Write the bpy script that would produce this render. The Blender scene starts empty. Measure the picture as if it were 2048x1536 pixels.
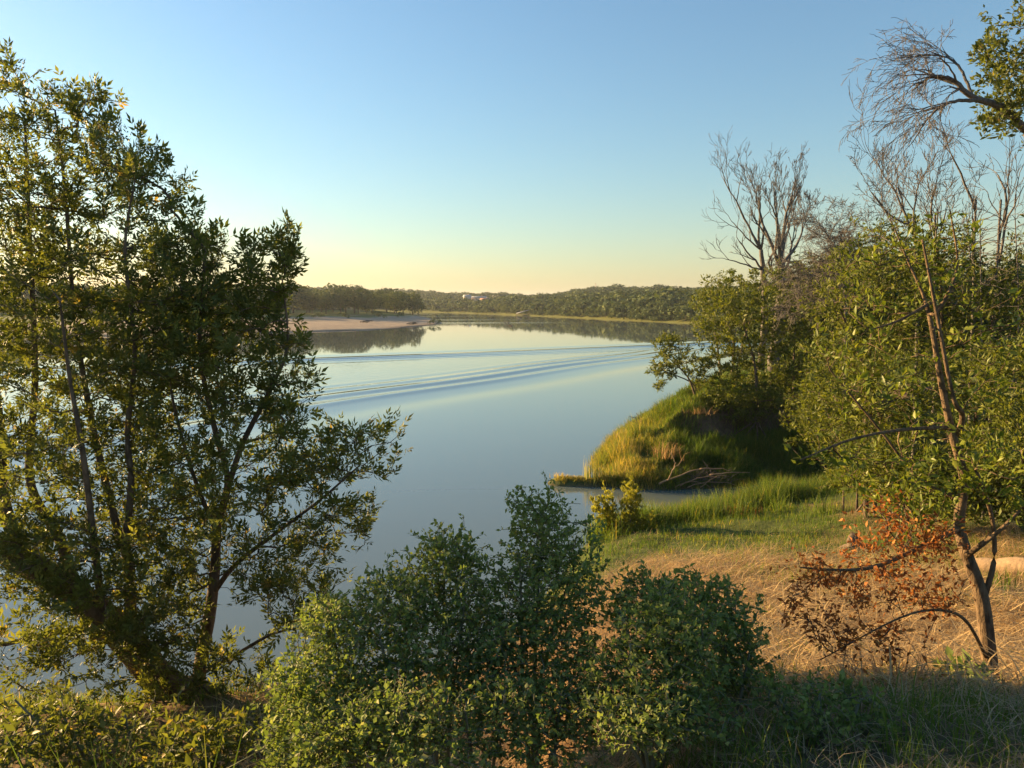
import bpy, math
import numpy as np

# ------------------------------------------------------------------ camera, sky, sun, exposure
SC = bpy.context.scene
EYE = 6.0                                   # metres above the river
FPX = 1500.0 / 2048.0
PITCH = math.atan(162.0 / 1500.0)
cam = bpy.data.cameras.new('camera'); camo = bpy.data.objects.new('camera', cam)
SC.collection.objects.link(camo); SC.camera = camo
cam.sensor_width = 36.0; cam.lens = 36.0 * FPX
cam.clip_start = 0.05; cam.clip_end = 20000
camo.location = (0, 0, EYE); camo.rotation_euler = (math.pi / 2 - PITCH, 0, 0)

SUN_AZ = math.radians(64)                   # to the left of the view direction
SUN_EL = math.radians(12)
wd = bpy.data.worlds.new('World'); SC.world = wd; wd.use_nodes = True
wt = wd.node_tree
sky = wt.nodes.new('ShaderNodeTexSky'); sky.sky_type = 'NISHITA'; sky.sun_disc = False
sky.sun_elevation = SUN_EL; sky.sun_rotation = -SUN_AZ
sky.altitude = 0; sky.air_density = 1.4; sky.dust_density = 0.5; sky.ozone_density = 4.0
bg = wt.nodes['Background']; bg.inputs['Strength'].default_value = 0.052
wt.links.new(sky.outputs[0], bg.inputs['Color'])

sl = bpy.data.lights.new('sun', 'SUN'); so = bpy.data.objects.new('sun', sl); SC.collection.objects.link(so)
sl.energy = 4.3; sl.angle = math.radians(0.6); sl.color = (1.0, 0.66, 0.30)
so.rotation_euler = (math.pi / 2 - SUN_EL, 0, SUN_AZ + math.pi)   # lamp -Z points away from the sun
so.location = (-60, 30, 40)

SC.view_settings.view_transform = 'Standard'; SC.view_settings.look = 'None'
SC.view_settings.gamma = 1.0; SC.view_settings.use_curve_mapping = False
SC.view_settings.exposure = 2.18
SC.cycles.use_denoising = True
SC.cycles.max_bounces = 6; SC.cycles.diffuse_bounces = 4; SC.cycles.glossy_bounces = 3
SC.cycles.transmission_bounces = 3; SC.cycles.volume_bounces = 0; SC.cycles.transparent_max_bounces = 4
SC.cycles.volume_step_rate = 4

R = np.random.default_rng(11)
C = SC.collection
V3 = lambda *a: np.array(a, float)


def at(px, py, Y):
    """world point seen at photo pixel (px, py) when it stands Y metres in front of the camera"""
    dx = (px - 1024) / 1500; dz = -(py - 768) / 1500
    d = V3(dx, math.cos(PITCH) + dz * math.sin(PITCH), -math.sin(PITCH) + dz * math.cos(PITCH))
    return V3(0, 0, EYE) + d * (Y / d[1])


# ------------------------------------------------------------------ mesh helpers
def tag(o, label=None, cat=None, group=None, kind=None):
    if label: o['label'] = label
    if cat: o['category'] = cat
    if group: o['group'] = group
    if kind: o['kind'] = kind
    return o


def empty(name, loc, label=None, cat=None, group=None):
    o = bpy.data.objects.new(name, None); C.objects.link(o)
    o.location = tuple(loc); o.empty_display_size = 0.2
    return tag(o, label, cat, group)


def mesh(name, V, T, mat, attrs=None, smooth=False):
    V = np.ascontiguousarray(V, np.float32); T = np.ascontiguousarray(T, np.int32)
    me = bpy.data.meshes.new(name)
    k = T.shape[1]
    me.vertices.add(len(V)); me.vertices.foreach_set('co', V.ravel())
    me.loops.add(T.size); me.loops.foreach_set('vertex_index', T.ravel())
    me.polygons.add(len(T)); me.polygons.foreach_set('loop_start', np.arange(0, T.size, k, dtype=np.int32))
    me.update(calc_edges=True)
    if smooth: me.polygons.foreach_set('use_smooth', np.ones(len(T), bool))
    for an, (ty, dat) in (attrs or {}).items():
        a = me.attributes.new(an, ty, 'POINT')
        a.data.foreach_set('color' if ty == 'FLOAT_COLOR' else 'value', np.ascontiguousarray(dat, np.float32).ravel())
    if mat: me.materials.append(mat)
    return me


def link(name, me, parent=None, loc=None):
    o = bpy.data.objects.new(name, me); C.objects.link(o)
    if parent: o.parent = parent
    if loc is not None: o.location = tuple(loc)
    return o


class MB:
    """collects shapes that become one mesh object"""
    def __init__(s): s.V = []; s.T = []; s.t = []; s.n = 0
    def add(s, V, T, tint=None):
        V = np.asarray(V, float); s.V.append(V); s.T.append(np.asarray(T) + s.n); s.n += len(V)
        s.t.append(np.zeros(len(V)) if tint is None else np.broadcast_to(tint, (len(V),)))
    def build(s, name, mat, parent=None, origin=(0, 0, 0), smooth=False, loc=None):
        if not s.V: return None
        V = np.concatenate(s.V) - np.asarray(origin); T = np.concatenate(s.T)
        return link(name, mesh(name, V, T, mat, {'tint': ('FLOAT', np.concatenate(s.t))}, smooth), parent, loc)


def norm(v):
    v = np.asarray(v, float); return v / np.maximum(np.linalg.norm(v, axis=-1, keepdims=True), 1e-9)


def tube(pts, rad, k=6):
    """tapered tube along a polyline, closed at both ends"""
    pts = np.asarray(pts, float); n = len(pts); rad = np.broadcast_to(np.asarray(rad, float), (n,))
    d = norm(np.gradient(pts, axis=0))
    ref = V3(0, 0, 1) if abs(d[0][2]) < 0.9 else V3(1, 0, 0)
    x = norm(np.cross(d, ref)); y = np.cross(d, x)
    a = np.arange(k) * 2 * math.pi / k
    ring = (np.cos(a)[None, :, None] * x[:, None, :] + np.sin(a)[None, :, None] * y[:, None, :]) * rad[:, None, None] + pts[:, None, :]
    V = np.concatenate([ring.reshape(-1, 3), pts[:1], pts[-1:] + d[-1:] * rad[-1]])
    i = np.arange(n - 1)[:, None] * k; j = np.arange(k)[None, :]; j2 = (j + 1) % k
    a_, b_, c_, e_ = (i + j).ravel(), (i + j2).ravel(), (i + k + j2).ravel(), (i + k + j).ravel()
    jj = np.arange(k)
    T = np.concatenate([np.stack([a_, b_, c_], 1), np.stack([a_, c_, e_], 1),
                        np.stack([np.full(k, n * k), (jj + 1) % k, jj], 1),
                        np.stack([np.full(k, n * k + 1), (n - 1) * k + jj, (n - 1) * k + (jj + 1) % k], 1)])
    return V, T


def spline(P, m):
    """Catmull-Rom through the rows of P, m samples"""
    P = np.asarray(P, float)
    if len(P) == 2: return P[0] + (P[1] - P[0]) * np.linspace(0, 1, m)[:, None]
    Q = np.vstack([2 * P[0] - P[1], P, 2 * P[-1] - P[-2]])
    u = np.linspace(0, len(P) - 1 - 1e-6, m); i = u.astype(int); t = (u - i)[:, None]
    a, b, c, d = Q[i], Q[i + 1], Q[i + 2], Q[i + 3]
    return 0.5 * (2 * b + (c - a) * t + (2 * a - 5 * b + 4 * c - d) * t ** 2 + (3 * b - a - 3 * c + d) * t ** 3)


def scatter(proto, pos, dire, nrm, scale, tint, curl=None):
    """copies of a small proto (V, T) as one vertex soup; proto y axis goes along dire, z along nrm"""
    Vp, Tp = proto; n = len(pos); k = len(Vp)
    y = norm(dire); z = nrm - (nrm * y).sum(1, keepdims=True) * y; z = norm(z); x = np.cross(y, z)
    s = np.broadcast_to(np.asarray(scale, float), (n,))[:, None, None]
    V = pos[:, None, :] + s * (Vp[None, :, 0:1] * x[:, None] + Vp[None, :, 1:2] * y[:, None] + Vp[None, :, 2:3] * z[:, None])
    T = Tp[None] + (np.arange(n) * k)[:, None, None]
    return V.reshape(-1, 3), T.reshape(-1, 3), np.repeat(np.broadcast_to(tint, (n,)), k)


def rdir(n, up=0.0):
    v = R.normal(size=(n, 3)); v = norm(v); v[:, 2] += up
    return norm(v)


# value noise for terrain
_H = np.random.default_rng(5).random((256, 256))
def vnoise(x, y):
    xi = np.floor(x).astype(int); yi = np.floor(y).astype(int); fx = x - xi; fy = y - yi
    fx = fx * fx * (3 - 2 * fx); fy = fy * fy * (3 - 2 * fy)
    g = lambda a, b: _H[a % 256, b % 256]
    return (g(xi, yi) * (1 - fx) + g(xi + 1, yi) * fx) * (1 - fy) + (g(xi, yi + 1) * (1 - fx) + g(xi + 1, yi + 1) * fx) * fy - 0.5
def fbm(x, y, o=4):
    s = 0; a = 1.0
    for k in range(o):
        s = s + a * vnoise(x * 2 ** k + 17.3 * k, y * 2 ** k + 5.1 * k); a *= 0.5
    return s
def sstep(a, b, x):
    t = np.clip((x - a) / (b - a), 0, 1); return t * t * (3 - 2 * t)


# ------------------------------------------------------------------ materials
def nodes(name):
    m = bpy.data.materials.new(name); m.use_nodes = True; t = m.node_tree; t.nodes.clear()
    out = t.nodes.new('ShaderNodeOutputMaterial')
    def N(ty, **kw):
        n = t.nodes.new(ty)
        for k, v in kw.items():
            if k in n.inputs: n.inputs[k].default_value = v
            else: setattr(n, k, v)
        return n
    return m, t, out, N, t.links.new


def ramp(N, stops):
    r = N('ShaderNodeValToRGB'); e = r.color_ramp.elements
    while len(e) < len(stops): e.new(0.5)
    for q, (p, c) in zip(e, stops): q.position = p; q.color = (*c, 1)
    return r


def leaf_mat(name, stops, trans=0.4, rough=0.5, tcol=(1.25, 1.2, 0.45), spec=0.22):
    """thin leaf: reflects its own colour, lets yellower light through"""
    m, t, out, N, L = nodes(name)
    a = N('ShaderNodeAttribute', attribute_name='tint')
    r = ramp(N, stops); L(a.outputs['Fac'], r.inputs[0])
    p = N('ShaderNodeBsdfPrincipled', Roughness=rough); p.inputs['Specular IOR Level'].default_value = spec
    L(r.outputs[0], p.inputs['Base Color'])
    tm = N('ShaderNodeMix', data_type='RGBA', blend_type='MULTIPLY'); tm.inputs[0].default_value = 1
    L(r.outputs[0], tm.inputs[6]); tm.inputs[7].default_value = (*tcol, 1)
    tr = N('ShaderNodeBsdfTranslucent'); L(tm.outputs[2], tr.inputs['Color'])
    mx = N('ShaderNodeMixShader'); mx.inputs[0].default_value = trans
    L(p.outputs[0], mx.inputs[1]); L(tr.outputs[0], mx.inputs[2]); L(mx.outputs[0], out.inputs['Surface'])
    return m


def bark_mat(name, c1, c2, scale=18.0, rough=0.9, bump=0.6):
    m, t, out, N, L = nodes(name)
    co = N('ShaderNodeTexCoord'); mp = N('ShaderNodeMapping'); mp.inputs['Scale'].default_value = (1, 1, 0.3)
    L(co.outputs['Object'], mp.inputs[0])
    n = N('ShaderNodeTexNoise', Scale=scale, Detail=6.0, Roughness=0.65); L(mp.outputs[0], n.inputs['Vector'])
    r = ramp(N, [(0.32, c1), (0.68, c2)]); L(n.outputs[0], r.inputs[0])
    p = N('ShaderNodeBsdfPrincipled', Roughness=rough); p.inputs['Specular IOR Level'].default_value = 0.15
    L(r.outputs[0], p.inputs['Base Color'])
    b = N('ShaderNodeBump', Strength=bump, Distance=0.02); L(n.outputs[0], b.inputs['Height']); L(b.outputs[0], p.inputs['Normal'])
    L(p.outputs[0], out.inputs['Surface'])
    return m


def plain_mat(name, c, rough=0.7, var=0.15, scale=3.0):
    m, t, out, N, L = nodes(name)
    co = N('ShaderNodeTexCoord'); n = N('ShaderNodeTexNoise', Scale=scale, Detail=4.0); L(co.outputs['Object'], n.inputs['Vector'])
    r = ramp(N, [(0.3, tuple(v * (1 - var) for v in c)), (0.7, tuple(min(1, v * (1 + var)) for v in c))]); L(n.outputs[0], r.inputs[0])
    p = N('ShaderNodeBsdfPrincipled', Roughness=rough); L(r.outputs[0], p.inputs['Base Color']); L(p.outputs[0], out.inputs['Surface'])
    return m


def ground_mat():
    m, t, out, N, L = nodes('ground')
    a = N('ShaderNodeAttribute', attribute_name='soil')
    co = N('ShaderNodeNewGeometry')
    n = N('ShaderNodeTexNoise', Scale=6.0, Detail=8.0, Roughness=0.7); L(co.outputs['Position'], n.inputs['Vector'])
    n2 = N('ShaderNodeTexNoise', Scale=0.9, Detail=5.0); L(co.outputs['Position'], n2.inputs['Vector'])
    r = ramp(N, [(0.25, (0.55, 0.55, 0.55)), (0.75, (1.35, 1.35, 1.35))]); L(n.outputs[0], r.inputs[0])
    r2 = ramp(N, [(0.3, (0.8, 0.82, 0.85)), (0.7, (1.15, 1.12, 1.05))]); L(n2.outputs[0], r2.inputs[0])
    x = N('ShaderNodeMix', data_type='RGBA', blend_type='MULTIPLY'); x.inputs[0].default_value = 1
    L(a.outputs['Color'], x.inputs[6]); L(r.outputs[0], x.inputs[7])
    y = N('ShaderNodeMix', data_type='RGBA', blend_type='MULTIPLY'); y.inputs[0].default_value = 1
    L(x.outputs[2], y.inputs[6]); L(r2.outputs[0], y.inputs[7])
    p = N('ShaderNodeBsdfPrincipled', Roughness=0.95); p.inputs['Specular IOR Level'].default_value = 0.1
    L(y.outputs[2], p.inputs['Base Color'])
    b = N('ShaderNodeBump', Strength=0.7, Distance=0.05); L(n.outputs[0], b.inputs['Height']); L(b.outputs[0], p.inputs['Normal'])
    L(p.outputs[0], out.inputs['Surface'])
    return m


def water_mat():
    m, t, out, N, L = nodes('river_water')
    g = N('ShaderNodeNewGeometry')
    a = N('ShaderNodeAttribute', attribute_name='chop')
    n1 = N('ShaderNodeTexNoise', Scale=1.1, Detail=3.0, Roughness=0.55); L(g.outputs['Position'], n1.inputs['Vector'])
    n3 = N('ShaderNodeTexNoise', Scale=0.25, Detail=2.0); L(g.outputs['Position'], n3.inputs['Vector'])
    b1 = N('ShaderNodeBump', Distance=0.05); L(n1.outputs[0], b1.inputs['Height']); L(a.outputs['Fac'], b1.inputs['Strength'])
    b3 = N('ShaderNodeBump', Distance=0.03, Strength=0.10); L(n3.outputs[0], b3.inputs['Height']); L(b1.outputs[0], b3.inputs['Normal'])
    p = N('ShaderNodeBsdfPrincipled', Roughness=0.03, IOR=1.48)
    p.inputs['Base Color'].default_value = (0.105, 0.135, 0.128, 1)
    p.inputs['Specular IOR Level'].default_value = 0.5
    L(b3.outputs[0], p.inputs['Normal']); L(p.outputs[0], out.inputs['Surface'])
    return m


M = dict(
    ground=ground_mat(), water=water_mat(),
    bark=bark_mat('grey_brown_bark', (0.045, 0.033, 0.024), (0.17, 0.13, 0.095)),
    pale_bark=bark_mat('sapling_bark', (0.055, 0.038, 0.024), (0.20, 0.14, 0.085), 40, bump=1.0),
    dead=bark_mat('dead_wood', (0.055, 0.050, 0.046), (0.165, 0.150, 0.135), 25),
    drift=bark_mat('driftwood', (0.20, 0.145, 0.09), (0.36, 0.25, 0.145), 20),
    twig=bark_mat('olive_twig', (0.10, 0.10, 0.06), (0.22, 0.21, 0.14), 30),
    ash=leaf_mat('ash_leaf', [(0, (0.060, 0.080, 0.022)), (0.6, (0.12, 0.145, 0.040)), (0.92, (0.19, 0.205, 0.055)), (1, (0.30, 0.22, 0.06))], 0.48),
    shrub=leaf_mat('grey_green_leaf', [(0, (0.085, 0.122, 0.034)), (0.5, (0.165, 0.218, 0.060)), (0.85, (0.26, 0.30, 0.10)), (1, (0.36, 0.34, 0.16))], 0.42, 0.65, (1.1, 1.15, 0.5)),
    sap=leaf_mat('sapling_leaf', [(0, (0.07, 0.10, 0.015)), (0.6, (0.13, 0.17, 0.025)), (1, (0.24, 0.26, 0.05))], 0.42, 0.4),
    willow=leaf_mat('willow_leaf', [(0, (0.055, 0.075, 0.014)), (0.6, (0.11, 0.135, 0.024)), (1, (0.20, 0.21, 0.045))], 0.42),
    rust=leaf_mat('rust_leaf', [(0, (0.15, 0.05, 0.014)), (0.6, (0.32, 0.12, 0.03)), (1, (0.42, 0.22, 0.06))], 0.35, 0.7, (1.2, 1.0, 0.6)),
    feather=leaf_mat('feathery_leaf', [(0, (0.16, 0.18, 0.03)), (0.6, (0.28, 0.29, 0.05)), (1, (0.38, 0.34, 0.09))], 0.6, 0.6),
    far=leaf_mat('far_leaf', [(0, (0.032, 0.052, 0.016)), (0.6, (0.06, 0.088, 0.024)), (1, (0.115, 0.135, 0.035))], 0.25, 0.8),
    grass=leaf_mat('green_grass', [(0, (0.055, 0.105, 0.020)), (0.5, (0.10, 0.16, 0.028)), (0.8, (0.22, 0.22, 0.05)), (1, (0.42, 0.31, 0.11))], 0.52, 0.6),
    straw=leaf_mat('dry_straw', [(0, (0.24, 0.14, 0.055)), (0.5, (0.46, 0.30, 0.13)), (1, (0.62, 0.46, 0.22))], 0.35, 0.7, (1.0, 0.95, 0.8)),
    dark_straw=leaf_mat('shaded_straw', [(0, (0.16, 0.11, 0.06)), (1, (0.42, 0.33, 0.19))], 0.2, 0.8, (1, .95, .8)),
)

# ------------------------------------------------------------------ terrain
FRONT = np.array([(-3000, 60), (-150, 108), (-90, 126), (-57, 143), (-44, 153), (-30, 167), (-23, 193), (-20, 214)], float)
BACK = np.array([(-20, 214), (-21, 230), (-26, 260), (-36, 310), (-50, 350), (-80, 420), (-130, 500), (-220, 590), (-400, 650), (-3000, 900)], float)
LEFT = np.vstack([FRONT, BACK[1:]])
RSHORE = np.array([(14, 27.5), (10, 25.2), (7, 24.0), (4.6, 23.7), (3.4, 24.3), (3.0, 27), (3.6, 30), (5.5, 35), (10, 45), (18, 60), (35, 90), (55, 130),
                   (62, 180), (50, 225), (33, 280), (16, 330), (-5, 390), (-32, 450), (-70, 520), (-160, 600), (-400, 700), (-3000, 1100)], float)
RIGHT = np.vstack([RSHORE, [(-3000, 5000), (4000, 5000), (4000, 26), (14.2, 26)]])


def dpoly(x, y, P, closed=False):
    d = np.full(x.shape, 1e9); Q = np.vstack([P, P[:1]]) if closed else P
    for (ax, ay), (bx, by) in zip(Q[:-1], Q[1:]):
        ux, uy = bx - ax, by - ay
        t = np.clip(((x - ax) * ux + (y - ay) * uy) / (ux * ux + uy * uy), 0, 1)
        d = np.minimum(d, np.hypot(x - ax - t * ux, y - ay - t * uy))
    return d
def inside(x, y, P):
    c = np.zeros(x.shape, bool); Q = np.vstack([P, P[:1]])
    for (ax, ay), (bx, by) in zip(Q[:-1], Q[1:]):
        if ay == by: continue
        c ^= ((ay > y) != (by > y)) & (x < (bx - ax) * (y - ay) / (by - ay) + ax)
    return c


def shore_y(x):
    return np.interp(x, [-40, -12, -3.5, -1.2, 1.0, 2.0, 3.0, 6.0, 9.0, 12.0, 14, 40], [13, 11, 10.6, 12.6, 16.0, 18.6, 19.8, 21.2, 23.2, 25.6, 28.5, 36])


def crest(x, y):
    px = 1024 + 1500 * x / np.maximum(y, 60)
    return np.interp(px, [-1500, 300, 560, 700, 830, 900, 1010, 1060, 1110, 1160, 1250, 1330, 1400, 1700, 3500],
                     [576, 567, 566, 572, 580, 585, 586, 591, 587, 579, 578, 580, 583, 576, 575])


def height(x, y, full=False):
    x = np.asarray(x, float); y = np.asarray(y, float)
    # near bank: a shelf that falls gently on the right, steeply on the left
    ys = shore_y(x)
    left = np.interp(y, [-30, 0, 2, 3, 5, 7, 10.6, 13, 17], [4.7, 4.5, 4.42, 4.18, 3.15, 1.95, 0.0, -0.9, -2])
    yr = y * 20.5 / np.clip(ys, 14.0, 28)
    right = np.interp(np.where(y < 12, y + (yr - y) * sstep(3, 12, y), yr), [-30, 0, 2, 2.8, 3.6, 4.6, 6.9, 10.3, 12.4, 15, 18, 20.5, 22, 26],
                      [4.7, 4.5, 4.45, 4.3, 3.95, 3.55, 2.75, 2.0, 1.5, 0.95, 0.5, 0.0, -0.4, -1.5])
    w = sstep(-3.2, 1.6, x)
    near = left * (1 - w) + right * w + np.clip(x - 7, 0, 40) * 0.07 * sstep(0, 6, ys - y)
    near = near - (0.75 * np.exp(-(np.maximum(x + 0.25, 0) / 0.95) ** 2) * sstep(1.5, 2.7, y) * np.where(x > -1.2, sstep(9, 5, y), sstep(5.6, 3.4, y))) * sstep(-9, -5, x)
    near = near + (fbm(x * 0.9, y * 0.9) * 0.20 + np.abs(fbm(x * 2.3 + 4, y * 2.3)) * 0.10) * sstep(-0.5, 1.5, near)
    near = np.where(y > 60, -3, near)
    # the land on the right: grassy point with a cut bank, then the long far shore
    inR = inside(x, y, RIGHT); e = dpoly(x, y, RSHORE) * np.where(inR, 1, -1)
    wob = fbm(x * 0.35, y * 0.35) * 0.8
    bank = np.interp(e + wob * sstep(0, 3, e), [-20, -3, 0, 3.0, 4.5, 8, 25, 80], [-3, -0.8, 0, 2.0, 2.45, 2.7, 3.4, 5.0])
    bf = y - np.interp(x, [3, 4.6, 7, 10, 14], [24.3, 23.7, 24.0, 25.2, 27.5]) + fbm(x * 0.8, y * 0.2) * 0.5
    front = np.interp(bf, [-3, 0, 0.6, 3.0, 3.3, 3.75, 6], [-0.8, 0, 0.28, 0.95, 1.1, 2.05, 2.55]) + np.clip(6.2 - x, 0, 3) * 0.1
    bank = np.where((y < 33) & (x < 16), np.minimum(bank, front), bank)
    farbank = np.interp(e, [-20, -3, 0, 5, 14, 30], [-3, -0.6, 0, 0.6, 1.3, 2.4])
    k = sstep(110, 170, y)
    bank = bank * (1 - k) + farbank * k
    cz = EYE + (606 - crest(x, y)) / 1500 * 760 - 5.5
    hill = np.clip((e - 4) / 230, 0, 1) ** 0.75 * np.maximum(cz - 2.4, 2) * sstep(120, 230, y)
    right_land = bank + hill * (1 + 0.35 * fbm(x / 60, y / 60)) + np.where(e > 1, fbm(x * 0.5, y * 0.5) * 0.25, 0) + fbm(x * 1.3, y * 1.3) * 0.30 * sstep(0, 1.2, e) * (y < 60)
    # the sand bar on the left and the woods behind it
    inL = inside(x, y, LEFT); s = np.where(inL, 1, -1)
    ef = dpoly(x, y, FRONT) * s; eb = dpoly(x, y, BACK) * s
    zl = np.minimum(np.interp(ef, [-30, 0, 45, 62, 110, 300, 900], [-3, 0, 1.9, 2.7, 3.5, 5, 8]), np.interp(eb, [-10, 0, 5, 14, 60, 3000], [-2, 0, 1.3, 2.4, 4.5, 9]))
    zl = zl + np.where(ef > 2, fbm(x / 14, y / 14) * 0.35, 0)
    # mud spit off the point
    ax, ay, bx, by = 1.5, 24.55, 4.4, 24.2
    t = np.clip(((x - ax) * (bx - ax) + (y - ay) * (by - ay)) / ((bx - ax) ** 2 + (by - ay) ** 2), 0, 1)
    ds = np.hypot(x - ax - t * (bx - ax), y - ay - t * (by - ay)) + fbm(x * 2, y * 2) * 0.12
    spit = np.interp(ds, [0, 0.2, 0.34, 0.6, 2], [0.17, 0.14, 0.0, -0.3, -3])
    z = np.maximum.reduce([near, right_land, zl, spit, np.full(x.shape, -3.0)])
    if full: return z, near, right_land, zl, spit, e, ef, bf, ys
    return z


def hz(x, y): return float(height(np.array([x]), np.array([y]))[0])


def axis(lo, hi, step, out_lo, out_hi, g=1.09):
    a = list(np.arange(lo, hi + 1e-6, step)); s = step; v = a[-1]
    while v < out_hi: s *= g; v += s; a.append(v)
    s = step; v = a[0]; b = []
    while v > out_lo: s *= g; v -= s; b.append(v)
    return np.array(b[::-1] + a)


def grid(xs, ys):
    X, Y = np.meshgrid(xs, ys); n, m = X.shape
    i = (np.arange(n - 1)[:, None] * m + np.arange(m - 1)[None]).ravel()
    return X.ravel(), Y.ravel(), np.stack([i, i + 1, i + m + 1, i + m], 1)


gx = axis(-9, 17, 0.22, -2500, 2500, 1.075); gy = axis(0.5, 32, 0.22, -60, 3200, 1.028)
X, Y, Q = grid(gx, gy)
Z, znear, zright, zleft, zspit, eR, eF, bF, yS = height(X, Y, True)
n1 = fbm(X * 0.7, Y * 0.7); n2 = fbm(X * 0.15 + 9, Y * 0.15)
mix = lambda a, b, t: a * (1 - t[:, None]) + b * t[:, None]
col = np.tile(V3(0.18, 0.12, 0.06), (len(X), 1))                                      # dry soil and thatch
shelf_green = sstep(0.0, 0.35, n1 * 0.5 + np.interp(Y, [6, 11, 14, 20], [-0.5, -0.25, 0.25, 0.4]))
col = mix(col, V3(0.075, 0.095, 0.028), shelf_green)
ledge = sstep(4.0, 3.0, Y)
col = mix(col, V3(0.10, 0.085, 0.05), ledge)
isR = (zright > znear) & (zright > zleft)
rc = np.tile(V3(0.075, 0.095, 0.028), (len(X), 1))
cut = sstep(2.6, 3.2, bF) * sstep(4.6, 4.0, bF) * sstep(5.8, 6.8, X) * (Y < 33)
rc = mix(rc, V3(0.11, 0.08, 0.055), cut)
rc = mix(rc, V3(0.16, 0.17, 0.045), sstep(60, 140, Y) * sstep(9, 3, eR))  # far shore strip, its sunlit yellow-green put into the ground colour
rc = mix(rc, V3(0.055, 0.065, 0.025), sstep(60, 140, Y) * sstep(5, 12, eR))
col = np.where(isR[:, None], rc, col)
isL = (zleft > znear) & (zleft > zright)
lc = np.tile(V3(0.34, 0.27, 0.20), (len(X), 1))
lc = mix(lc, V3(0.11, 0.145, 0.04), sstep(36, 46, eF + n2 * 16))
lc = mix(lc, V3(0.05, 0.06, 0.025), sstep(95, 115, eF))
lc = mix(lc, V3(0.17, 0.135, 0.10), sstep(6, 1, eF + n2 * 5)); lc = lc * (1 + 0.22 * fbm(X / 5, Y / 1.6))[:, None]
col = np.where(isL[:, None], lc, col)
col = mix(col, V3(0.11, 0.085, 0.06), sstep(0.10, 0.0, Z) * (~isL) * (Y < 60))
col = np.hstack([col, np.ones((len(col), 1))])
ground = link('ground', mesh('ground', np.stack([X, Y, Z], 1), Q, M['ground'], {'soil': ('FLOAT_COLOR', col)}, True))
tag(ground, 'river banks with dry grassy shelf, grassy point, pale sand bar and low far hills', 'ground', kind='structure')

# ------------------------------------------------------------------ river with a boat wake
WA = math.radians(43.5); ca, sa = math.cos(WA), math.sin(WA)
ga = axis(-20, 150, 0.6, -5000, 5000, 1.03); gb = axis(-12, 92, 0.16, -5000, 5000, 1.04)
U, W, Q = grid(ga, gb)
X, Y = U * ca - W * sa, U * sa + W * ca
dA = norm(V3(29, 44)); nA = V3(-dA[1], dA[0]); dB = norm(V3(48, 28)); nB = V3(dB[1], -dB[0])
vA = (X - 16) * nA[0] + (Y - 84) * nA[1]; uA = (X - 37) * -dA[0] + (Y - 116) * -dA[1]
vB = (X - 27) * nB[0] + (Y - 110) * nB[1]; uB = (X - 37) * -dB[0] + (Y - 116) * -dB[1]
vA = vA / 1.3 + 0.5 * np.sin(uA / 17) + 0.25 * np.sin(uA / 5.3 + 1); vB = vB / 1.2 + 0.5 * np.sin(uB / 15 + 2) - 0.00025 * np.clip(uB, 0, 200) ** 2
g = lambda v, c, w: np.exp(-((v - c) / w) ** 2)
def wake(v, u):
    f = sstep(-2, 8, u) * sstep(175, 90, u) / (1 + u / 220)
    br = 0.75 + 0.25 * np.sin(u / 9.0 + 0.6 * v)
    return 1.6 * f * (-0.055 * g(v, -2.6, 1.6) + br * (0.075 * g(v, 0.0, 0.62) - 0.065 * g(v, 1.15, 0.6) + 0.055 * g(v, 2.2, 0.55) - 0.04 * g(v, 3.2, 0.55)
                + 0.032 * g(v, 4.1, 0.5) - 0.02 * g(v, 4.9, 0.5) + 0.014 * g(v, 5.8, 0.5)))
fade = sstep(-18, 0, U) * sstep(148, 130, U) * sstep(-11, -4, W) * sstep(91, 84, W)
Z = (wake(vA, uA) + 0.8 * wake(vB, uB)) * fade
inV = sstep(0, 5, vA) * sstep(0, 5, vB) * sstep(0, 10, uA) * sstep(190, 100, uA)
chop = 0.012 + 0.30 * inV
for y0, y1, x0, x1 in ((222, 233, -30, 22), (262, 276, -28, 6), (330, 348, -60, 2), (395, 470, -120, -20)):
    yy = Y + 5 * fbm(X / 30, Y / 60) - 0.08 * X; chop = np.maximum(chop, 0.6 * sstep(y0 - 4, y0 + 2, yy) * sstep(y1 + 4, y1 - 2, yy) * sstep(x0 - 8, x0 + 4, X) * sstep(x1 + 14, x1 - 4, X))
water = link('river_water', mesh('river_water', np.stack([X, Y, Z], 1), Q, M['water'], {'chop': ('FLOAT', chop)}, True))
tag(water, 'calm river reflecting the sky with a boat wake crossing it', 'river', kind='structure')

# ------------------------------------------------------------------ trees and shrubs
def leaflet(w=0.24, fold=0.10, droop=0.08, wide=0.42):
    """pointed leaf one unit long: two halves folded at the midrib, tip bent down"""
    V = np.array([(0, 0, 0), (-w, wide, fold), (0, wide, 0), (w, wide, fold), (0, 1, -droop)], float)
    return V, np.array([(0, 2, 1), (0, 3, 2), (1, 2, 4), (2, 3, 4)])


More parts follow.
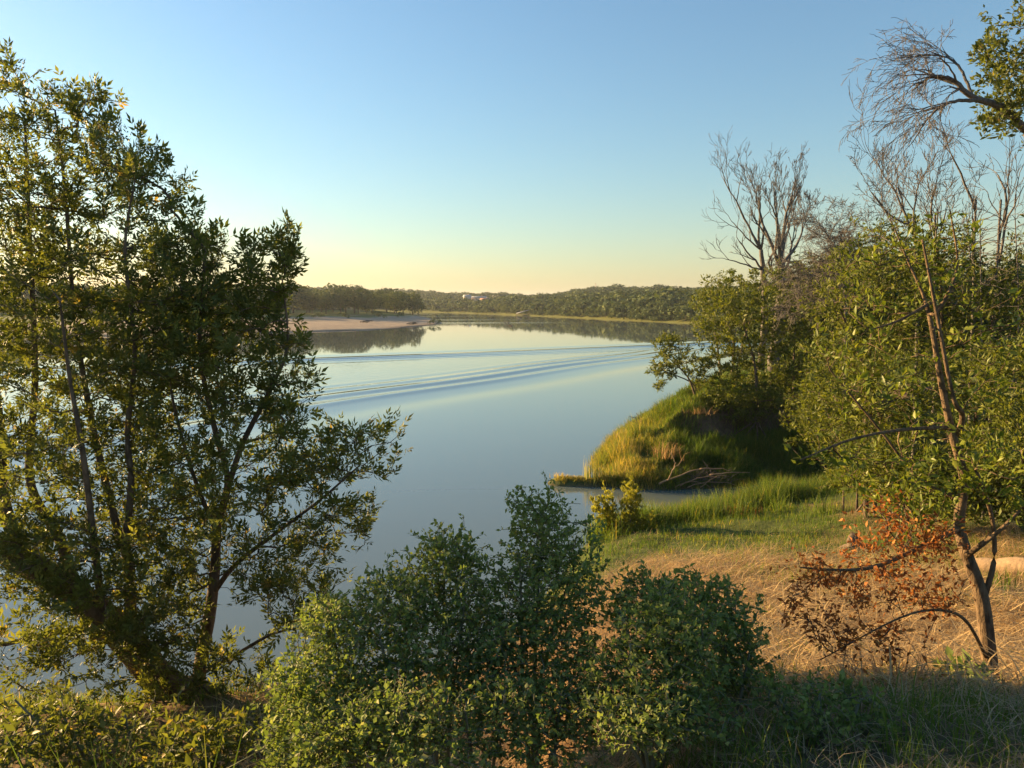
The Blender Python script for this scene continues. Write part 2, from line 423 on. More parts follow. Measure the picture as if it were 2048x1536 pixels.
def compound(pairs=2, seed=0, ll=0.46):
    """pinnate leaf: leaflets in pairs along a short stalk and one at the tip"""
    r = np.random.default_rng(seed); V = []; T = []; n = 0
    lv, lt = leaflet(0.17, 0.05, 0.10)
    for i in range(pairs * 2 + 1):
        tip = i == pairs * 2
        y0 = 0.58 if tip else 0.16 + 0.40 * (i // 2) / max(1, pairs - 1 + 0.3)
        a = r.normal(0, 0.1) if tip else (1 if i % 2 else -1) * (0.75 + r.normal(0, 0.15))
        s = ll * (1.0 if tip else 0.85 + r.normal(0, 0.08))
        roll = r.normal(0, 0.5); p = lv * s
        p = np.stack([p[:, 0] * math.cos(roll) - p[:, 2] * math.sin(roll), p[:, 1], p[:, 0] * math.sin(roll) + p[:, 2] * math.cos(roll)], 1)
        q = np.stack([p[:, 0] * math.cos(a) + p[:, 1] * math.sin(a), y0 + p[:, 1] * math.cos(a) - p[:, 0] * math.sin(a), p[:, 2] + 0.03 * r.normal()], 1)
        V.append(q); T.append(lt + n); n += 5
    V.append(np.array([(-.008, 0, 0), (.008, 0, 0), (0, .6, 0)])); T.append(np.array([(n, n + 1, n + 2)]))
    return np.concatenate(V), np.concatenate(T)


COMP = [compound(2, 1), compound(2, 2), compound(3, 3)]
LEAF = leaflet(); OVAL = leaflet(0.34, 0.10, 0.05, 0.45); NARROW = leaflet(0.13, 0.05, 0.12)
def simple_flat(w): return np.array([(0, 0, 0), (-w, .45, .06), (0, 1, -.05), (w, .45, .06)], float), np.array([(0, 2, 1), (0, 3, 2)])
FLAT = simple_flat(0.22); SLIM = simple_flat(0.13)


def grow(trunks, targets, step, r_tip, expo=2.3, up=0.25, dirw=0.6, bend=None, down=0.8, jit=0.035, direct=0.3):
    """branches reach from the trunks to every target; radii follow from what each branch carries"""
    pos = np.zeros((60000, 3)); par = np.full(60000, -1); fix = np.zeros(60000); tid = np.full(60000, -1); plen = np.zeros(60000); n = 0
    for k, (P, r0, r1) in enumerate(trunks):
        L = np.linalg.norm(np.diff(P, axis=0), axis=1).sum(); m = max(3, int(L / step)); p = spline(P, m)
        q = -1
        if k:
            q = int(np.argmin(((pos[:n] - p[0]) ** 2).sum(1)))
            if np.linalg.norm(pos[q] - p[0]) > 0.8: q = -1
        for i in range(m):
            pos[n] = p[i]; par[n] = q if i == 0 else n - 1; fix[n] = r0 + (r1 - r0) * (i / (m - 1)) ** 0.8; tid[n] = k; n += 1
    nt = n
    d0 = np.array([np.min(((pos[:nt] - t) ** 2).sum(1)) for t in targets])
    tips = []
    for t in np.asarray(targets)[np.argsort(d0)]:
        d = t - pos[:n]; L = np.linalg.norm(d, axis=1)
        i = int(np.argmin(L * (1 + down * np.maximum(0, -d[:, 2] / np.maximum(L, 1e-6))) + direct * plen[:n])); l = L[i]
        if l < step * 0.6: continue
        p0 = pos[i]; q = par[i]; dr = norm(p0 - pos[q]) if q >= 0 else V3(0, 0, 1)
        c = p0 + 0.5 * l * norm(dr * dirw + d[i] / l + V3(0, 0, up)) + (0 if bend is None else np.asarray(bend) * l)
        m = max(2, int(l / step)); s = np.linspace(0, 1, m + 1)[1:, None]
        b = (1 - s) ** 2 * p0 + 2 * s * (1 - s) * c + s * s * t + R.normal(size=(m, 3)) * jit * min(l, 1.0) * (s < 1)
        for j in range(m): pos[n] = b[j]; par[n] = i if j == 0 else n - 1; plen[n] = plen[par[n]] + l / m; n += 1
        tips.append(n - 1)
    pos, par, fix, tid = pos[:n], par[:n], fix[:n], tid[:n]
    acc = np.zeros(n); kids = np.zeros(n, int)
    rad = np.zeros(n)
    for i in range(n - 1, -1, -1):
        rad[i] = max((acc[i] if kids[i] else r_tip ** expo) ** (1 / expo), fix[i])
        if par[i] >= 0: acc[par[i]] += rad[i] ** expo; kids[par[i]] += 1
    for i in range(nt):      # trunks keep the girth given
        rad[i] = min(rad[i], fix[i] * 1.15)
    for i in range(n):       # nothing thicker than what carries it
        if par[i] >= 0: rad[i] = min(rad[i], rad[par[i]])
    main = np.full(n, -1)
    for i in range(n - 1, -1, -1):
        q = par[i]
        if q >= 0 and (main[q] < 0 or (tid[i] == tid[q] and tid[i] >= 0) or (tid[main[q]] < 0 and rad[i] > rad[main[q]])): main[q] = i
    chains = []
    start = [i for i in range(n) if par[i] < 0 or main[par[i]] != i]
    for i in start:
        ch = [par[i]] if par[i] >= 0 else []; rr = [rad[i]] if par[i] >= 0 else []
        j = i
        while j >= 0: ch.append(j); rr.append(rad[j]); j = main[j]
        if len(ch) > 1: chains.append((np.array(ch), np.array(rr), tid[i]))
    return dict(pos=pos, par=par, rad=rad, tid=tid, chains=chains, tips=np.array(tips, int))


def blob(c, r, n, shell=0.0, squash=None):
    """n points in an ellipsoid; shell pushes them outwards"""
    v = norm(R.normal(size=(n, 3))); u = R.random(n) ** (1 / 3.0); u = u * (1 - shell) + shell * (0.75 + 0.25 * R.random(n))
    u = u * np.exp(R.normal(0, 0.17, n))
    return np.asarray(c) + v * u[:, None] * np.asarray(r)


def pblob(px, py, Y, rx, ry, depth, n, shell=0.1):
    """ellipsoid given by its place in the photograph and its distance"""
    return blob(at(px, py, Y), (rx * Y / 1500, depth, ry * Y / 1500), int(n * DENSE), shell)
DENSE = 1.9


def foliage(sk, per, reach, size, upw, spread, thr):
    """leaf places along the thin ends of the branches: position, direction, normal, size"""
    idx = np.where((sk['rad'] < thr) & (sk['tid'] < 0))[0]
    idx = np.concatenate([idx, np.repeat(sk['tips'], 3)])
    d = norm(sk['pos'][idx] - sk['pos'][np.maximum(sk['par'][idx], 0)])
    k = R.poisson(per, len(idx)); idx = np.repeat(idx, k); d = np.repeat(d, k, axis=0); n = len(idx)
    q = sk['par'][idx]; f = R.random(n)[:, None]
    pos = sk['pos'][idx] * f + sk['pos'][np.maximum(q, 0)] * (1 - f) + R.normal(size=(n, 3)) * reach
    dire = norm(d * 0.8 + rdir(n) * spread + V3(0, 0, upw))
    nr = norm(rdir(n) * 0.9 + V3(0, 0, 0.6))
    s = size * np.clip(np.exp(R.normal(0, 0.28, n)), .45, 1.55)
    return pos, dire, nr, s


def plant(name, label, cat, trunks, targets, wood, leafmat=None, protos=None, step=0.15, r_tip=0.004, per=1.0, size=0.12, reach=0.02, upw=0.3,
          spread=0.7, thr=0.012, singles=0, group=None, limb=0.02, sides=7, extra=None, tints=(0, 1), parts=True, leaf_name='leaf', sink=0.06, **kw):
    base = np.asarray(trunks[0][0][0], float).copy()
    root = empty(name, base, label, cat, group)
    sk = grow(trunks, targets, step, r_tip, **kw)
    tw = MB(); limbs = 0; stems = {}
    for ch, rr, t in sk['chains']:
        P = sk['pos'][ch]
        if t >= 0:
            if t not in stems: stems[t] = (P, rr)
            else: tw.add(*tube(P, rr, 4))
        elif rr[0] > limb and limbs < 24 and parts:
            mb = MB(); mb.add(*tube(P, rr, 6)); mb.build('branch', wood, root, base, True); limbs += 1
        else: tw.add(*tube(P, rr, 4 if rr[0] > 0.006 else 3))
    for t, (P, rr) in stems.items():
        mb = MB(); P = P.copy(); rr = rr.copy()
        if t == 0 or sk['par'][0] < 0 and P[0][2] < base[2] + 0.1: rr[0] *= 1.35; P[0] = P[0] - V3(0, 0, sink); 
        mb.add(*tube(P, rr, sides)); mb.build('trunk' if t == 0 else 'stem', wood, root, base, True)
    o = tw.build('twigs', wood, root, base, True)
    if o: o['kind'] = 'stuff'
    if leafmat:
        pos, dire, nr, s = foliage(sk, per, reach, size, upw, spread, thr)
        if extra is not None: pos, dire, nr, s = extra(pos, dire, nr, s)
        n = len(pos); tint = np.clip(R.normal(0.5, 0.24, n), tints[0], tints[1])
        one = np.zeros(n, bool)
        if singles:          # the leaves that show largest are parts of their own
            sc = s / np.linalg.norm(pos - V3(0, 0, EYE), axis=1) * (0.5 + 0.5 * np.abs((nr * norm(pos - V3(0, 0, EYE))).sum(1))) * (0.6 + 0.4 * R.random(n))
            one[np.argsort(-sc)[:singles]] = True
        mb = MB(); which = R.integers(0, len(protos), n)
        for k, pr in enumerate(protos):
            m = (which == k) & ~one
            if m.any(): mb.add(*scatter(pr, pos[m], dire[m], nr[m], s[m], tint[m]))
        o = mb.build('foliage', leafmat, root, base)
        if o: o['kind'] = 'stuff'
        if singles:
            from mathutils import Matrix
            mes = [[mesh(leaf_name, p[0], p[1], leafmat, {'tint': ('FLOAT', np.full(len(p[0]), t))}) for t in (0.3, 0.6, 0.9)] for p in protos]
            for i in np.where(one)[0]:
                y = norm(dire[i]); z = norm(nr[i] - nr[i].dot(y) * y); x = np.cross(y, z)
                lf = bpy.data.objects.new(leaf_name, mes[which[i]][min(2, int(tint[i] * 3))]); C.objects.link(lf); lf.parent = root
                A = np.eye(4); A[:3, 0] = x * s[i]; A[:3, 1] = y * s[i]; A[:3, 2] = z * s[i]; A[:3, 3] = pos[i] - base
                lf.matrix_local = Matrix(A.tolist())
    return root, sk


def on_ground(px, py, Y, dz=0.0):
    """point on the terrain below the pixel's column at distance Y"""
    p = at(px, py, Y); return V3(p[0], Y, hz(p[0], Y) + dz)


# ---- left: the big leaning tree and the upright one beside it
Y0 = 5.6
b0 = on_ground(395, 1420, Y0)
lean = [b0, at(330, 1370, 5.6), at(235, 1260, 5.5), at(110, 1160, 5.4), at(-40, 1075, 5.3), at(-190, 960, 5.3)]
st = lambda *p: [at(*q) for q in p]
trunks = [(lean, 0.15, 0.085),
          (st((60, 1130, 5.4), (10, 1010, 5.5), (0, 850, 5.7), (-30, 600, 5.9), (-40, 330, 6.0)), 0.075, 0.015),
          (st((150, 1190, 5.4), (120, 1080, 5.6), (60, 960, 5.8), (70, 760, 6.0), (60, 480, 6.1), (50, 250, 6.2)), 0.07, 0.012),
          (st((262, 1285, 5.5), (258, 1130, 5.5), (235, 1060, 5.6), (205, 940, 5.7), (185, 850, 5.8), (150, 640, 5.9), (130, 380, 6.0), (110, 220, 6.0)), 0.06, 0.008),
          (st((250, 1090, 5.5), (262, 970, 5.4), (255, 860, 5.4), (270, 700, 5.4), (250, 500, 5.3), (270, 360, 5.3)), 0.04, 0.007),
          (st((205, 1230, 5.5), (190, 1100, 5.2), (165, 900, 5.0), (140, 760, 5.0), (120, 600, 4.9)), 0.045, 0.01),
          (st((215, 1250, 5.5), (110, 1265, 5.3), (0, 1290, 5.1), (-90, 1290, 5.0)), 0.04, 0.012)]
tg = np.vstack([pblob(70, 330, 6.0, 130, 180, 0.8, 130), pblob(-60, 560, 6.0, 150, 320, 0.9, 140), pblob(130, 560, 5.9, 190, 190, 0.9, 180), pblob(150, 980, 5.6, 200, 170, 0.8, 120), pblob(300, 700, 5.6, 140, 150, .7, 90),
                pblob(300, 380, 5.6, 50, 90, 0.4, 24), pblob(330, 560, 5.6, 100, 130, 0.7, 60), pblob(200, 780, 5.6, 240, 160, 0.9, 160),
                pblob(60, 1000, 5.4, 180, 140, 0.7, 50), pblob(190, 1240, 5.0, 200, 110, 0.25, 80), pblob(60, 1130, 5.0, 130, 100, 0.25, 40), pblob(110, 1330, 5.2, 150, 90, 0.6, 36), pblob(190, 230, 6, 40, 60, 0.3, 16)])
trunks = [(p_, a_ * (1 if i_ == 0 else .72), b_ * .8) for i_, (p_, a_, b_) in enumerate(trunks)]
plant('leaning_tree', 'big tree with thick leaning trunk and feathery dark leaves over the water', 'tree', trunks, tg, M['bark'], M['ash'], COMP,
      step=0.10, r_tip=0.0026, per=1.4, size=0.102, upw=0.45, spread=0.75, thr=0.010, singles=250, limb=0.018, sides=14)
b1 = on_ground(402, 1430, 5.9)
trunks = [([b1, at(400, 1330, 5.9), at(418, 1240, 5.8), at(430, 1140, 5.8), at(435, 1050, 5.8), at(455, 960, 5.7), at(430, 860, 5.6), at(400, 700, 5.6), at(410, 500, 5.6)], 0.075, 0.01),
          (st((425, 1190, 5.8), (470, 1130, 5.7), (560, 1060, 5.6), (640, 1000, 5.5), (720, 930, 5.4)), 0.03, 0.006),
          (st((440, 1040, 5.8), (480, 900, 5.6), (540, 780, 5.5), (575, 690, 5.5), (565, 560, 5.5)), 0.035, 0.006),
          (st((405, 1345, 5.9), (470, 1310, 5.7), (540, 1270, 5.5), (600, 1255, 5.4)), 0.03, 0.006),
          (st((410, 1390, 5.9), (470, 1400, 5.6), (550, 1440, 5.3)), 0.025, 0.005),
          (st((440, 1080, 5.8), (390, 960, 5.6), (350, 820, 5.5), (330, 700, 5.4)), 0.03, 0.006)]
tg = np.vstack([pblob(395, 520, 5.6, 75, 100, 0.4, 40), pblob(545, 540, 5.5, 55, 70, 0.3, 34), pblob(575, 500, 5.5, 28, 45, 0.2, 18), pblob(240, 320, 5.8, 45, 70, .3, 26), pblob(480, 610, 5.5, 90, 60, .4, 40), pblob(440, 700, 5.6, 130, 140, 0.6, 110), pblob(330, 1080, 5.7, 150, 120, .6, 70),
                pblob(575, 740, 5.5, 55, 90, 0.3, 34), pblob(490, 920, 5.5, 150, 150, 0.6, 120), pblob(640, 920, 5.5, 80, 90, 0.35, 36),
                pblob(740, 900, 5.4, 60, 60, 0.3, 20), pblob(690, 1040, 5.4, 70, 90, 0.3, 30), pblob(560, 1120, 5.5, 120, 110, 0.5, 60),
                pblob(340, 1000, 5.6, 120, 160, 0.6, 60), pblob(610, 1220, 5.4, 90, 50, 0.3, 26), pblob(330, 1200, 5.5, 110, 100, 0.5, 50), pblob(330, 1340, 5.2, 120, 80, 0.3, 50), pblob(480, 1330, 5.5, 90, 60, .3, 24)])
trunks = [(p_, a_ * .75, b_ * .8) for p_, a_, b_ in trunks]
plant('upright_tree', 'slim upright tree with feathery leaves beside the leaning trunk', 'tree', trunks, tg, M['bark'], M['ash'], COMP,
      step=0.10, r_tip=0.0026, per=1.2, size=0.104, upw=0.45, spread=0.75, thr=0.010, singles=250, limb=0.016, sides=10)

# ---- centre: grey-green shrubs on the bank edge
def shrub(name, label, base, stems, blobs, leafmat, wood, n_leaf, size, protos, group=None, per=1.0, upw=0.15, r0=0.014, **kw):
    tr = []
    for k, p in enumerate(stems):
        s0 = base + V3(R.normal(0, 0.05), R.normal(0, 0.05), 0) * (k > 0)
        m = (s0 + p) / 2 + R.normal(size=3) * 0.05
        tr.append(([s0, m, p], r0, r0 * 0.35))
    return plant(name, label, 'shrub', tr, np.vstack(blobs), wood, leafmat, protos, per=per, size=size, upw=upw, group=group, **kw)

SH = dict(step=0.05, r_tip=0.0016, reach=0.008, spread=1.0, thr=0.0055, limb=0.008, sides=6, sink=0.05, up=0.35)
def cshrub(name, label, px, Y, peaks, blobs, per=1.35, size=0.0235, leafmat=None, protos=(OVAL, LEAF), dens=3.1):
    b = on_ground(px, 1400, Y)
    shrub(name, label, b, [at(*p) for p in peaks], [pblob(*q[:6], int(q[6] * dens)) for q in blobs], leafmat or M['shrub'], M['twig'], 0, size, list(protos), per=per, **SH)
cshrub('tall_shrub', 'tallest grey-green shrub of the bank edge, its leafy top against the water', 1080, 3.9,
       [(1085, 1050, 3.9), (1040, 1120, 3.7), (1140, 1150, 4.0), (1000, 1250, 3.6)],
       [(1085, 1070, 3.9, 70, 90, 0.22, 110), (1085, 1190, 3.8, 135, 100, 0.32, 180), (1060, 1330, 3.6, 170, 120, 0.35, 190), (1040, 1000, 3.9, 30, 25, 0.1, 10), (1170, 1090, 3.9, 50, 60, 0.15, 16)])
cshrub('spreading_shrub', 'broad grey-green shrub between the tallest shrub and the trees by the water', 860, 3.8,
       [(890, 1110, 3.9), (800, 1170, 3.7), (930, 1200, 3.7), (760, 1280, 3.5)],
       [(890, 1120, 3.9, 70, 70, 0.2, 90), (800, 1200, 3.8, 100, 70, 0.3, 120), (870, 1290, 3.7, 180, 110, 0.35, 220), (850, 1400, 3.4, 180, 90, 0.3, 130), (940, 1160, 3.8, 50, 70, 0.2, 40)])
cshrub('low_shrub', 'low dusty green shrub at the foot of the upright tree', 660, 3.5,
       [(660, 1220, 3.6), (600, 1320, 3.4), (720, 1260, 3.5)],
       [(670, 1250, 3.6, 80, 60, 0.22, 100), (640, 1370, 3.4, 110, 90, 0.3, 170), (610, 1480, 3.2, 100, 70, 0.25, 110), (720, 1440, 3.3, 90, 80, 0.25, 90)])
cshrub('rounded_shrub', 'rounded brighter green shrub in the shade at the edge of the dry slope', 1320, 3.3,
       [(1330, 1230, 3.3), (1260, 1290, 3.2), (1400, 1290, 3.3)],
       [(1330, 1260, 3.3, 110, 70, 0.25, 150), (1300, 1370, 3.2, 160, 90, 0.3, 220), (1340, 1200, 3.4, 50, 40, 0.15, 24)], per=1.2)
cshrub('thin_shrub', 'thin dark shrub with open twigs beside the dry straw slope', 1440, 3.9,
       [(1400, 1190, 4.0), (1470, 1220, 3.9), (1330, 1210, 4.0), (1500, 1300, 3.8)],
       [(1400, 1220, 4.0, 110, 75, 0.3, 120), (1455, 1320, 3.9, 80, 100, 0.25, 130), (1280, 1200, 4.1, 90, 60, 0.2, 70)], per=0.9, size=0.03)
cshrub('foot_shrub', 'low grey-green growth in front of the tallest shrub', 1030, 3.1,
       [(1010, 1390, 3.1), (1120, 1410, 3.1), (930, 1420, 3.0)],
       [(1020, 1430, 3.1, 120, 70, 0.2, 90), (1150, 1430, 3.1, 100, 70, 0.2, 80), (1060, 1510, 2.9, 170, 40, 0.2, 50)], per=1.0)
cshrub('foot_shrub', 'dark low growth in front of the spreading shrub', 800, 3.0,
       [(800, 1400, 3.0), (880, 1430, 3.0), (700, 1420, 3.0)],
       [(800, 1440, 3.0, 140, 70, 0.2, 100), (690, 1470, 3.0, 120, 60, 0.2, 90), (850, 1515, 2.8, 150, 40, 0.2, 50)], per=1.0)
cshrub('foot_shrub', 'dark low growth under the rounded shrub', 1270, 2.9,
       [(1270, 1400, 2.9), (1340, 1420, 2.9), (1200, 1420, 2.9)],
       [(1280, 1430, 2.9, 120, 55, 0.2, 80), (1400, 1440, 3.0, 90, 40, 0.2, 40)], per=1.0)
cshrub('creeping_weed', 'low leafy weed patch in the shaded grass below the sapling', 1640, 3.1,
       [(1640, 1390, 3.1), (1560, 1400, 3.1), (1720, 1400, 3.1)],
       [(1620, 1410, 3.1, 110, 35, 0.3, 120), (1730, 1410, 3.1, 60, 30, 0.2, 50)], per=0.8, size=0.028, dens=1.4)
cshrub('bank_weed', 'leafy sunlit weeds in the grass under the leaning trunk', 250, 3.6,
       [(250, 1430, 3.7), (120, 1420, 3.6), (350, 1450, 3.6), (30, 1400, 3.5)],
       [(230, 1490, 3.6, 150, 40, 0.4, 55), (60, 1470, 3.5, 130, 50, 0.35, 60), (400, 1500, 3.4, 110, 40, 0.3, 70)], per=0.8, size=0.045, leafmat=M['ash'], protos=(LEAF, NARROW))
cshrub('round_leaf_weed', 'small broad-leaved weed at the foot of the sapling', 1935, 4.1,
       [(1930, 1360, 4.1), (1960, 1380, 4.1)], [(1930, 1370, 4.1, 45, 45, 0.2, 30)], per=0.8, size=0.06)

# ---- right: the sapling with rust-coloured dead lower branches
sb = on_ground(1985, 1390, 4.4)
trunks = [([sb, at(1975, 1290, 4.4), at(1962, 1190, 4.42), at(1930, 1100, 4.45), at(1918, 1040, 4.5), at(1928, 960, 4.5), at(1905, 870, 4.5), at(1885, 780, 4.5), at(1868, 680, 4.5), at(1850, 600, 4.55), at(1815, 520, 4.6), at(1790, 460, 4.6)], 0.046, 0.003),
          (st((1972, 1185, 4.42), (1988, 1120, 4.4), (1985, 1040, 4.4), (1960, 960, 4.3), (1950, 940, 4.3)), 0.018, 0.008),
          (st((1920, 1055, 4.5), (1860, 1085, 4.3), (1760, 1130, 4.2), (1690, 1140, 4.15), (1600, 1135, 4.2)), 0.022, 0.005),
          (st((1975, 1320, 4.4), (1930, 1240, 4.2), (1870, 1220, 4.1), (1790, 1240, 4.0), (1640, 1320, 3.95)), 0.013, 0.003),
          (st((1915, 870, 4.5), (1925, 830, 4.4), (1905, 790, 4.3), (1870, 610, 4.3), (1845, 480, 4.3)), 0.02, 0.006),
          (st((1902, 855, 4.5), (1800, 860, 4.3), (1700, 880, 4.2), (1600, 920, 4.1)), 0.014, 0.004),
          (st((1862, 605, 4.5), (1800, 640, 4.4), (1740, 660, 4.3)), 0.012, 0.004),
          (st((1870, 630, 4.5), (1900, 580, 4.5), (1915, 520, 4.6), (1900, 420, 4.6)), 0.016, 0.004),
          (st((1925, 1000, 4.5), (1840, 960, 4.6), (1760, 860, 4.6), (1660, 740, 4.6)), 0.015, 0.004),
          (st((1935, 1110, 4.4), (2000, 1060, 4.3), (2060, 1000, 4.3)), 0.02, 0.006)]
tg = np.vstack([pblob(1790, 560, 4.6, 110, 90, 0.3, 26), pblob(1880, 500, 4.6, 60, 80, 0.25, 14), pblob(1740, 720, 4.5, 110, 90, 0.3, 28),
                pblob(1850, 800, 4.5, 90, 110, 0.3, 24), pblob(1980, 700, 4.4, 70, 120, 0.3, 20), pblob(1650, 900, 4.3, 80, 40, 0.2, 14),
                pblob(1990, 950, 4.3, 70, 90, 0.3, 34), pblob(1860, 960, 4.4, 110, 50, 0.3, 34), pblob(1760, 940, 4.3, 90, 50, .25, 22), pblob(1840, 1020, 4.4, 100, 30, .3, 20)])
sroot, sk = plant('sapling', 'leaning sapling with thin trunk on the dry slope, green above and rust-leaved below', 'tree', trunks, tg, M['pale_bark'], M['sap'], [LEAF, NARROW],
      step=0.06, r_tip=0.002, per=1.15, size=0.048, upw=0.35, spread=0.8, thr=0.007, singles=250, limb=0.010, sides=12)
# its dead lower leaves
tgr = np.vstack([pblob(1800, 1085, 4.3, 120, 60, 0.3, 60), pblob(1640, 1150, 4.2, 60, 40, 0.2, 30), pblob(1760, 1170, 4.2, 110, 50, 0.25, 46), pblob(1850, 1190, 4.2, 60, 50, 0.2, 26),
                 pblob(1720, 1270, 4.05, 110, 40, 0.2, 36), pblob(1600, 1220, 4.1, 60, 50, 0.2, 14), pblob(1880, 1070, 4.3, 60, 40, 0.2, 14), pblob(1760, 1010, 4.4, 60, 25, 0.2, 10)])
sk2 = grow(trunks, tgr, 0.06, 0.0018)
mb = MB()
for ch, rr, t in sk2['chains']:
    if t < 0: mb.add(*tube(sk2['pos'][ch], rr, 3))
mb.build('dead_twigs', M['bark'], sroot, sb, True)['kind'] = 'stuff'
pos, dire, nr, s = foliage(sk2, 1.5, 0.03, 0.032, -0.2, 1.0, 0.006)
from mathutils import Matrix
dl = [mesh('dead_leaf', LEAF[0], LEAF[1], M['rust'], {'tint': ('FLOAT', np.full(5, t_))}) for t_ in (.25, .55, .85)]; one = np.argsort(-s)[:150]
for i in one:
    y_ = dire[i]; z_ = norm(nr[i] - nr[i].dot(y_) * y_); A = np.eye(4); A[:3, 0] = np.cross(y_, z_) * s[i]; A[:3, 1] = y_ * s[i]; A[:3, 2] = z_ * s[i]; A[:3, 3] = pos[i] - sb
    lf = link('dead_leaf', dl[i % 3], sroot); lf.matrix_local = Matrix(A.tolist())
k_ = np.ones(len(pos), bool); k_[one] = False; pos, dire, nr, s = pos[k_], dire[k_], nr[k_], s[k_]
mb = MB(); mb.add(*scatter(LEAF, pos, dire, nr, s, np.clip(R.normal(.5, .25, len(pos)), 0, 1)))
o = mb.build('dead_foliage', M['rust'], sroot, sb); o['kind'] = 'stuff'; o['label'] = 'rust-coloured dead leaves on the lower branches'

# ---- right: the thicket on the bank
TH = dict(step=0.22, r_tip=0.004, reach=0.05, spread=0.9, thr=0.014, sides=8, limb=0.03)
def thicket(name, label, foot, blobs, leafmat='willow', per=3.2, size=0.10, r0=0.09, protos=(FLAT, SLIM), wood='bark', cat='tree', stems=2, group=None, **kw):
    px, Yb = foot; b = on_ground(px, 900, Yb); tr = []
    tops = [at(q[0] + R.normal(0, q[3] * .2), q[1], q[2]) for q in blobs][:stems + 1]
    for k, t in enumerate(tops):
        s0 = b + V3(R.normal(0, 0.25), R.normal(0, 0.2), 0) * (k > 0)
        s0[2] = hz(s0[0], s0[1])
        tr.append(([s0, s0 + (t - s0) * V3(0.25, 0.25, 0.5) + R.normal(size=3) * 0.12, t], r0 * (1 if k == 0 else 0.7), 0.02))
    a = dict(TH); a.update(kw)
    return plant(name, label, cat, tr, np.vstack([pblob(*q) for q in blobs]), M[wood], M[leafmat] if leafmat else None, list(protos), per=per, size=size, group=group, upw=0.2, **a)
thicket('willow_tree', 'bushy yellow-green willow leaning over the grassy inlet', (1800, 16.5),
        [(1720, 620, 16, 110, 130, 1.4, 150), (1790, 520, 16.5, 110, 90, 1.4, 110), (1690, 780, 15.5, 100, 90, 1.2, 100), (1830, 720, 16, 110, 130, 1.4, 120), (1780, 850, 15.3, 90, 50, 1.0, 50)])
thicket('willow_tree', 'dense willow behind the upper half of the sapling', (1930, 15.5),
        [(1900, 560, 15.5, 110, 110, 1.3, 110), (1990, 640, 15, 90, 130, 1.2, 110), (1930, 800, 14.5, 110, 100, 1.2, 110), (2060, 560, 16, 90, 120, 1.3, 70)])
thicket('willow_tree', 'willow with brighter leaves at the head of the log', (2080, 12.5),
        [(2040, 760, 12.5, 90, 110, 1.0, 100), (2030, 900, 12, 90, 80, 1.0, 90), (2120, 820, 12.5, 100, 130, 1.0, 60)])
thicket('bank_bush', 'low green bush at the grassy edge of the inlet behind the sapling', (1830, 13.8),
        [(1790, 930, 13.8, 100, 60, 0.9, 130), (1890, 950, 13.3, 100, 60, 0.8, 130), (1990, 960, 12.8, 80, 50, .8, 80), (1830, 990, 14.2, 100, 40, .8, 90), (1930, 1010, 13, 100, 36, .7, 80)], r0=0.03, cat='shrub', size=0.10)
thicket('bank_bush', 'dark bush under the willows at the end of the inlet', (1720, 18),
        [(1700, 890, 18, 80, 60, 1.0, 110), (1650, 830, 19, 70, 70, 1.0, 100), (1725, 950, 17, 80, 40, .8, 80)], r0=0.03, cat='shrub', size=0.10)
# trees on the grassy point
thicket('point_tree', 'small leafy tree at the tip of the grassy point over the water', (1390, 29.2),
        [(1350, 715, 29, 45, 45, 0.7, 50), (1325, 740, 29, 28, 18, 0.4, 20), (1395, 735, 29.2, 35, 35, 0.6, 26), (1330, 685, 29, 28, 16, 0.4, 14), (1320, 770, 29, 20, 10, .3, 8)], r0=0.05, per=3.4, size=0.13, stems=1)
thicket('point_tree', 'tree with slim dark trunk rising from the cut earth bank', (1512, 28.6),
        [(1505, 650, 29, 75, 90, 1.3, 120), (1440, 640, 29.5, 60, 70, 1.2, 80), (1450, 730, 29, 60, 40, 1.0, 60), (1560, 720, 29, 60, 70, 1.2, 60)], r0=0.10, per=3.4, size=0.14, stems=0)
pr = [o for o in C.objects if o.get('label', '').startswith('tree with slim dark trunk')][0]; b_ = V3(*pr.location)
for x1, y1, x2, y2 in ((1508, 850, 1490, 872), (1514, 852, 1516, 880), (1518, 850, 1535, 876), (1500, 848, 1470, 868)):
    mb = MB(); mb.add(*tube(spline([b_ + V3(0, -.05, .1), at(x1, y1, 27.75), at(x2, y2, 27.3)], 8), np.linspace(.05, .015, 8), 6)); mb.build('root', M['bark'], pr, b_, True)
thicket('point_tree', 'tree on the cut bank with a thin trunk and reddish lower leaves', (1592, 28.8),
        [(1590, 640, 29, 70, 100, 1.3, 110), (1640, 560, 29.5, 60, 70, 1.2, 70), (1600, 760, 28.8, 60, 50, 1.0, 50)], r0=0.08, per=3.4, size=0.14, stems=0)
thicket('point_tree', 'pale feathery tree behind the point below the bare trees', (1460, 35),
        [(1450, 585, 35, 60, 40, 1.3, 60), (1530, 580, 35, 70, 50, 1.3, 80), (1415, 610, 35, 35, 35, 1, 30), (1600, 570, 36, 60, 50, 1.3, 60)], r0=0.10, per=3.4, size=0.14)
thicket('point_bush', 'dark understorey bush on top of the cut bank', (1640, 31),
        [(1640, 760, 31, 110, 60, 1.5, 110), (1520, 775, 31, 80, 40, 1.2, 80), (1690, 690, 30, 80, 90, 1.3, 80)], r0=0.05, per=3.2, size=0.14, cat='shrub')
thicket('point_bush', 'bush overhanging the dark cut bank', (1460, 28.4),
        [(1450, 800, 28, 60, 28, 0.7, 70), (1540, 800, 28, 60, 32, 0.7, 70), (1490, 830, 27.6, 40, 18, .4, 24)], r0=0.03, per=3.0, size=0.12, cat='shrub')
